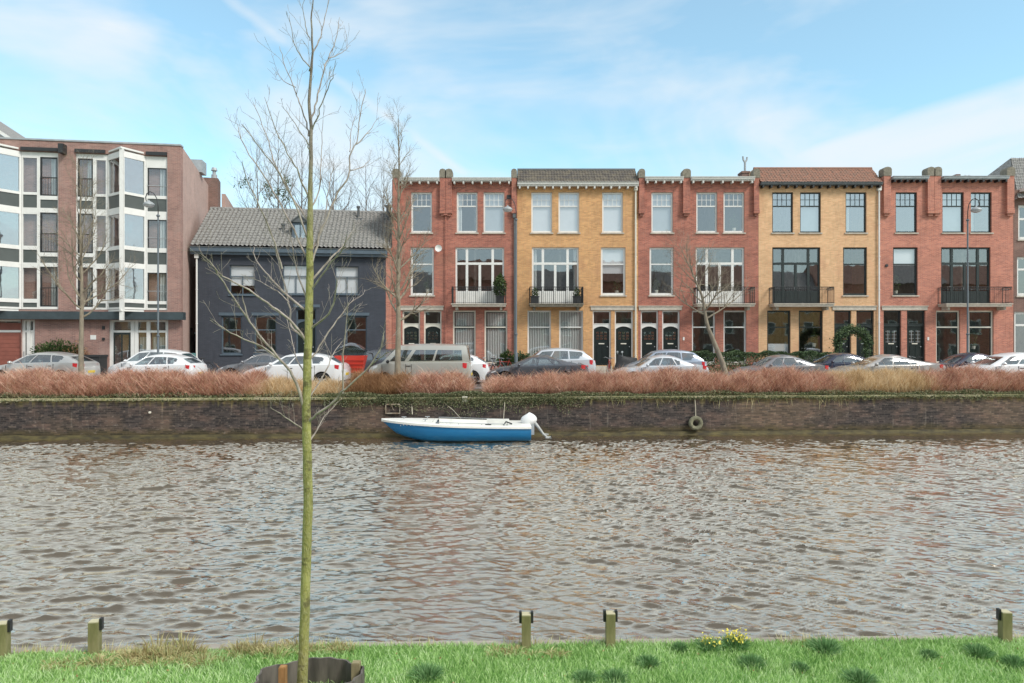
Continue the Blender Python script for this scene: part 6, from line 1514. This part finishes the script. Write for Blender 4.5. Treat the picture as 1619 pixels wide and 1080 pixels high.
# ------------------------------------------------------------------ planting on the quay and the near bank
def hedge(name, x0, x1, h, n, m, label, cat, seed, arch=.5, L_=(.3, .75), wdt=.0045, kind=None, leaf=None, y_off=(.35, 1.9)):
    rs = np.random.RandomState(seed); xa, xb = (x0 - CX) * 27.6 / F, (x1 - CX) * 27.6 / F
    x = xa + (xb - xa) * rs.rand(n); yy = rs.rand(n)
    top = h * (.80 + .10 * np.sin(x * 1.3 + seed) + .11 * np.sin(x * 2.7 + 2 * seed) * np.sin(x * .9) + .09 * np.sin(x * 6.1 + seed) + .05 * np.sin(x * 17.0))
    ed = np.minimum(1, np.minimum(x - xa, xb - x) / .35 + .35); top = top * ed
    dome = np.sqrt(np.clip(1 - (2 * yy - 1) ** 2 * .85, 0.05, 1)); z = rs.rand(n) ** .55 * top * dome
    y = quay_y(0) + .053 * x + y_off[0] + (y_off[1] - y_off[0]) * yy
    base = np.stack([x - xa, y - (quay_y(0) + .053 * xa), z * .92], 1)
    a = rs.rand(n) * 6.283; s = L_[0] + (L_[1] - L_[0]) * rs.rand(n)
    s = s * np.where(rs.rand(n) < .05, 1.55, 1.0)
    tip = base + np.stack([np.cos(a) * arch, np.sin(a) * arch * .7 - .1, .25 + .45 * rs.rand(n)], 1) * s[:, None]
    r = empty(name, (xa, quay_y(0) + .053 * xa, QT - .02), 0, label, cat)
    blades('twigs' if leaf else 'foliage', base, tip, wdt, M[m], r, .25, seed)
    if leaf:
        k2 = rs.rand(n) < .10; blades('dry_stalks', base[k2], tip[k2] + np.array([0, 0, .05]), .0045, M['twig_gold'], r, .1, seed + 50)
        leaves('leaf_litter', base[:n // 5] * [1, 1, .35], .03, M[leaf], r, seed)
    return r
def h_(a, c, h, m, lab, seed, **k): hedge('barberry_hedge' if 'twig_red' == m else 'ornamental_grass', a, c, h, int((c - a) * k.pop('den', 210)), m, lab, 'hedge' if m == 'twig_red' else 'grass clump', seed, **k)
h_(-330, 425, .97, 'twig_red', 'long russet barberry hedge on the left stretch of the quay', 1, leaf='leaf_ivy')
h_(405, 545, .62, 'twig_gold', 'straw-coloured grass behind the slender young tree', 2, den=120, arch=.35, L_=(.3, .7))
h_(555, 655, .85, 'twig_brown', 'brown dead grass at the foot of the tall street tree', 3, den=200, arch=.4)
h_(640, 742, .88, 'twig_red', 'short russet hedge in front of the silver van', 4, leaf='leaf_ivy')
h_(770, 925, .72, 'twig_red', 'low russet hedge in front of the dark grey saloon', 5, leaf='leaf_ivy')
h_(905, 1345, .95, 'twig_red', 'long russet barberry hedge right of the middle', 6, leaf='leaf_ivy')
h_(1318, 1500, .96, 'twig_gold', 'large straw-coloured grass clump in front of the warm silver coupe', 7, den=200, arch=.35, L_=(.3, .75))
h_(1480, 1950, .98, 'twig_red', 'russet barberry hedge at the right end of the quay', 8, leaf='leaf_ivy')

def ivy(x0, x1, n, seed, hang, label, m='leaf_ivy'):
    rs = np.random.RandomState(seed); xa, xb = (x0 - CX) * 27 / F, (x1 - CX) * 27 / F; x = xa + (xb - xa) * rs.rand(n); w = .5 + .5 * np.sin(x * 2.1 + seed) * np.sin(x * .9)
    side = rs.rand(n) < .35; yq = quay_y(0) + .053 * x
    y = np.where(side, yq - .06 - .07 * rs.rand(n), yq + .45 * rs.rand(n)); z = np.where(side, -hang * rs.rand(n) ** 1.6 * (.3 + w), .02 + .16 * rs.rand(n) * (.4 + w)) + QT
    p = np.stack([x, y, z], 1); o = leaves('creeping_ivy', p, .028, M[m], None, seed, flat=.3); tag(o, label, 'ground cover', kind='stuff')
ivy(600, 900, 9000, 21, .75, 'long tangled ivy trails hanging behind the boat'); ivy(520, 925, 15000, 2, .35, 'creeping ivy over the quay edge above the boat'); ivy(925, 1900, 20000, 3, .16, 'creeping ivy along the right quay edge'); ivy(-330, 520, 7000, 4, .10, 'sparse moss and ivy along the left quay edge')
# long withered strands over the wall
rs = np.random.RandomState(8); n = 260; x = (rs.rand(n) * 800 + 560 - CX) * 26.6 / F; yq = quay_y(0) + .053 * x
base_ = np.stack([x, yq - .05, np.full(n, QT + .01)], 1); tip_ = base_ + np.stack([rs.normal(size=n) * .12, -.03 - .03 * rs.rand(n), -.08 - .5 * rs.rand(n) ** 2], 1)
tag(blades('hanging_strands', base_, tip_, .007, M['dry'], None, -.1, 8), 'withered strands hanging over the quay edge', 'ground cover', kind='stuff')

# lawn
def bank_y_np(x): return np.where(x > -3, 7.62 + .026 * x, 7.62 - .078 + .045 * (x + 3))
rs = np.random.RandomState(1); n = 150000
x = rs.uniform(-8.5, 8.5, n); y = bank_y_np(x) - .02 - np.where(x < -2.6, .10, .02) - rs.rand(n) ** 1.2 * 2.6
cl = np.sin(x * 3.1 + np.sin(y * 2.3) * 2) * np.sin(y * 4.3 + x * 1.1); hgt = .03 + .022 * (cl + 1) * rs.rand(n) + .025 * rs.rand(n)
base_ = np.stack([x, y, np.full(n, LZ - .012)], 1); a = rs.rand(n) * 6.283; tip_ = base_ + np.stack([np.cos(a) * .6, np.sin(a) * .6, np.ones(n)], 1) * hgt[:, None]
tag(blades('lawn_grass', base_, tip_, .0036, M['grass'], None, .3, 1), 'fresh green lawn grass on the near bank', 'grass', kind='stuff')
def tuft(name, pxx, pyy, w, h, n, m, label, seed, dep=None, cat='grass tuft', group=None, lean=.5, wd=.004, clumps=0):
    D = (CAMZ - LZ) * F / (pyy - CY); q = px(pxx, pyy, D); rs = np.random.RandomState(seed); r_ = rs.rand(n) ** .7; a = rs.rand(n) * 6.283
    bx_ = np.stack([np.cos(a) * r_ * w * .35, np.sin(a) * r_ * (dep or w) * .35, np.zeros(n) - .01], 1)
    if clumps: k_ = rs.randint(0, clumps, n); off = (rs.rand(clumps, 2) - .5) * [w * 1.5, (dep or w) * .9]; hs_ = .35 + .65 * rs.rand(clumps); bx_ = bx_ * .35; bx_[:, :2] += off[k_]
    hh_ = h * (hs_[k_] if clumps else 1.0); lw_ = .10 if clumps else w
    tp = bx_ * 1.0 + np.stack([np.cos(a) * lean * r_ * lw_, np.sin(a) * lean * r_ * (lw_ if clumps else (dep or w)), (1 - .45 * r_ ** 2) * hh_ * (.5 + .5 * rs.rand(n))], 1)
    e_ = empty(name, (q.x, q.y, LZ), 0, label, cat, group); blades('blades', bx_, tp, wd, M[m], e_, .35, seed); return e_
tg = [(675, 1070, .32, 'dark grass tuft right of the tree guard'), (925, 1076, .22, 'dark grass tuft below the middle posts'), (972, 1076, .24, 'larger dark grass tuft right below the middle posts'), (1025, 1052, .22, 'dark grass tuft right of the middle posts'), (1190, 1052, .25, 'dark grass tuft below the yellow daffodils'),
      (1305, 1028, .34, 'dark grass tuft at the bank edge right of the daffodils'), (1360, 1078, .30, 'dark grass tuft at the bottom edge of the view'), (1548, 1035, .26, 'dark grass tuft left of the far right post'), (1605, 1052, .22, 'dark grass tuft in the bottom right corner'), (1265, 1060, .16, 'small dark grass tuft between two bigger ones'), (1075, 1028, .16, 'small dark grass tuft near the bank edge'), (1470, 1040, .16, 'faint dark grass tuft on the right lawn')]
for i, (a_, b_, w, lab) in enumerate(tg): tuft('grass_tuft', a_, b_, w, .08 + w * .20, 520, 'grass_dark', lab, 40 + i, group='dark grass tufts on the lawn', lean=.34, wd=.0032)
for i, (a_, b_, w, h, lab) in enumerate(((330, 1034, 1.0, .24, 'withered reedy clump on the bank edge left of the tree'), (250, 1045, .8, .14, 'low withered plants further left on the bank'), (150, 1052, .6, .09, 'sparse withered stalks below the second post'), (430, 1028, .6, .18, 'withered stalks just left of the young tree'), (520, 1030, .4, .14, 'withered stalks just right of the young tree'), (832, 1034, .5, .09, 'pale dead grass at the foot of the middle post'))):
    tuft('withered_plant', a_, b_, w, h, 1100 if w > .7 else 420, 'dry', lab, 60 + i, dep=w * .35, clumps=int(w * 22) + 4, cat='dry plant', group='withered plants on the bank edge', lean=1.1)
yel = mat('daffodil_yellow', (.85, .72, .12), .6, var=.2)
for i, (a_, b_, lab, hh_) in enumerate(((1163, 1024, 'bright clump of yellow daffodils on the bank edge', .18), (1121, 1026, 'smaller paler clump of daffodils left of the bright one', .14))):
    e_ = tuft('daffodil_clump', a_, b_, .24, hh_, 260, 'grass_dark', lab, 80 + i, cat='flowers', group='daffodils on the bank')
    rs = np.random.RandomState(i); n = 150 if i == 0 else 60; p_ = np.stack([rs.normal(size=n) * .065, rs.normal(size=n) * .05, hh_ * (.45 + .6 * rs.rand(n))], 1)
    leaves('blossoms', p_, .015, yel, e_, i)

# fallen leaves on the lawn and a ragged fringe of longer blades on the bank edge
rs = np.random.RandomState(77); n = 420; x = rs.uniform(-8, 8, n); y = bank_y_np(x) - .05 - rs.rand(n) ** 1.3 * 2.0
tag(leaves('fallen_leaves', np.stack([x, y, LZ + .02 + .02 * rs.rand(n)], 1), .014, M['twig_brown'], None, 77, flat=.6), 'brown fallen leaves scattered over the lawn', 'leaf litter', kind='stuff')
n = 2600; x = rs.uniform(-8, 8, n); keep = (np.sin(x * 2.3) + np.sin(x * 5.9 + 1) + rs.normal(size=n) * .8) > .6; x = x[keep]; n = len(x); y = bank_y_np(x) - .03 + .05 * rs.rand(n) - .06
b0 = np.stack([x, y, np.full(n, LZ - .02)], 1); t0 = b0 + np.stack([rs.normal(size=n) * .035, .03 + .04 * rs.rand(n), .04 + .09 * rs.rand(n)], 1)
tag(blades('edge_fringe', b0, t0, .0032, M['dry'], None, .3, 78), 'ragged fringe of pale and green blades along the bank edge', 'grass', kind='stuff')

# ------------------------------------------------------------------ the near side of the canal behind the viewpoint (seen in the window panes and the water)
rr = random.Random(4)
bcols = [M['brick_red'], M['brick_brown'], M['brick_yellow'], M['brick_red_pale'], M['brick_brown'], M['brick_red'], M['brick_modern'], M['brick_red']]
names_ = ['red brick house with tall white windows', 'brown brick house with white windows', 'ochre brick house with white windows', 'pale red brick house with a hipped roof', 'second brown brick house', 'broad red brick house', 'purple-brown brick house', 'last red brick house']
x = -50.0
ORD = ['first', 'second', 'third', 'fourth', 'fifth', 'sixth', 'seventh', 'eighth', 'ninth', 'tenth', 'eleventh', 'twelfth', 'thirteenth', 'fourteenth']
KN = ['red', 'brown', 'ochre', 'pale red', 'brown', 'red', 'purple-brown', 'red']
for i in range(14):
    w = rr.uniform(7.5, 9.5); h = rr.uniform(10.5, 13.0)
    e_ = empty('canal_house', (x, -17 + rr.uniform(-.3, .3), LZ), 0, KN[i % 8] + ' brick house behind the viewpoint, %s from the left of its row' % ORD[i], 'house', 'houses on the near side behind the viewpoint')
    b = MB(); b.box(0, w, -8, 0, 0, h); b.build('wall', bcols[i % 8], e_)
    b = MB(); b.poly([(-.1, .35, h - .1), (w + .1, .35, h - .1), (w + .1, -3.6, h + 3.2), (-.1, -3.6, h + 3.2)]); b.poly([(-.1, -8.3, h - .1), (w + .1, -8.3, h - .1), (w + .1, -3.6, h + 3.2), (-.1, -3.6, h + 3.2)])
    for xx in (0, w): b.poly([(xx, 0, h), (xx, -3.6, h + 3.1), (xx, -8, h)])
    b.build('roof', tile_red if i % 2 else tile_grey, e_)
    for j in range(3):
        for k in range(3):
            b = MB(); cx_ = w * (k + .5) / 3; z0 = 1.0 + j * h / 3.3; b.box(cx_ - .65, cx_ + .65, -.05, .04, z0, z0 + 2.0); wd_ = b.build('window', M['white'], e_)
            b = MB(); b.box(cx_ - .53, cx_ + .53, .041, .06, z0 + .12, z0 + 1.88); b.build('pane', M['panel'], wd_)
    x += w + .02
for i, (xx, yy) in enumerate(((-24, -8), (-13, -9), (4, -8.5), (15, -9), (27, -8))):
    rnd = random.Random(90 + i); e_ = empty('lawn_tree', (xx, yy, LZ), 0, 'bare tree behind the viewpoint, %s from the left' % ['first', 'second', 'third', 'fourth', 'fifth'][i], 'tree', 'bare trees on the lawn behind the viewpoint')
    b = MB(); b.tube([(0, 0, 0), (.1, 0, 3), (0, .1, 6), (.1, 0, 10)], [.22, .18, .12, .03], 8); b.build('trunk', M['bark'], e_)
    b = MB()
    for k in range(16): a = k * 2.4; branch(b, rnd, Vector((.05, .05, 3 + k * .42)), Vector((math.cos(a), math.sin(a), .8)), 3.4 - k * .12, .07, 0, .3, None, .13, (6, 4, 0), .7)
    b.build('crown', M['bark'], e_)
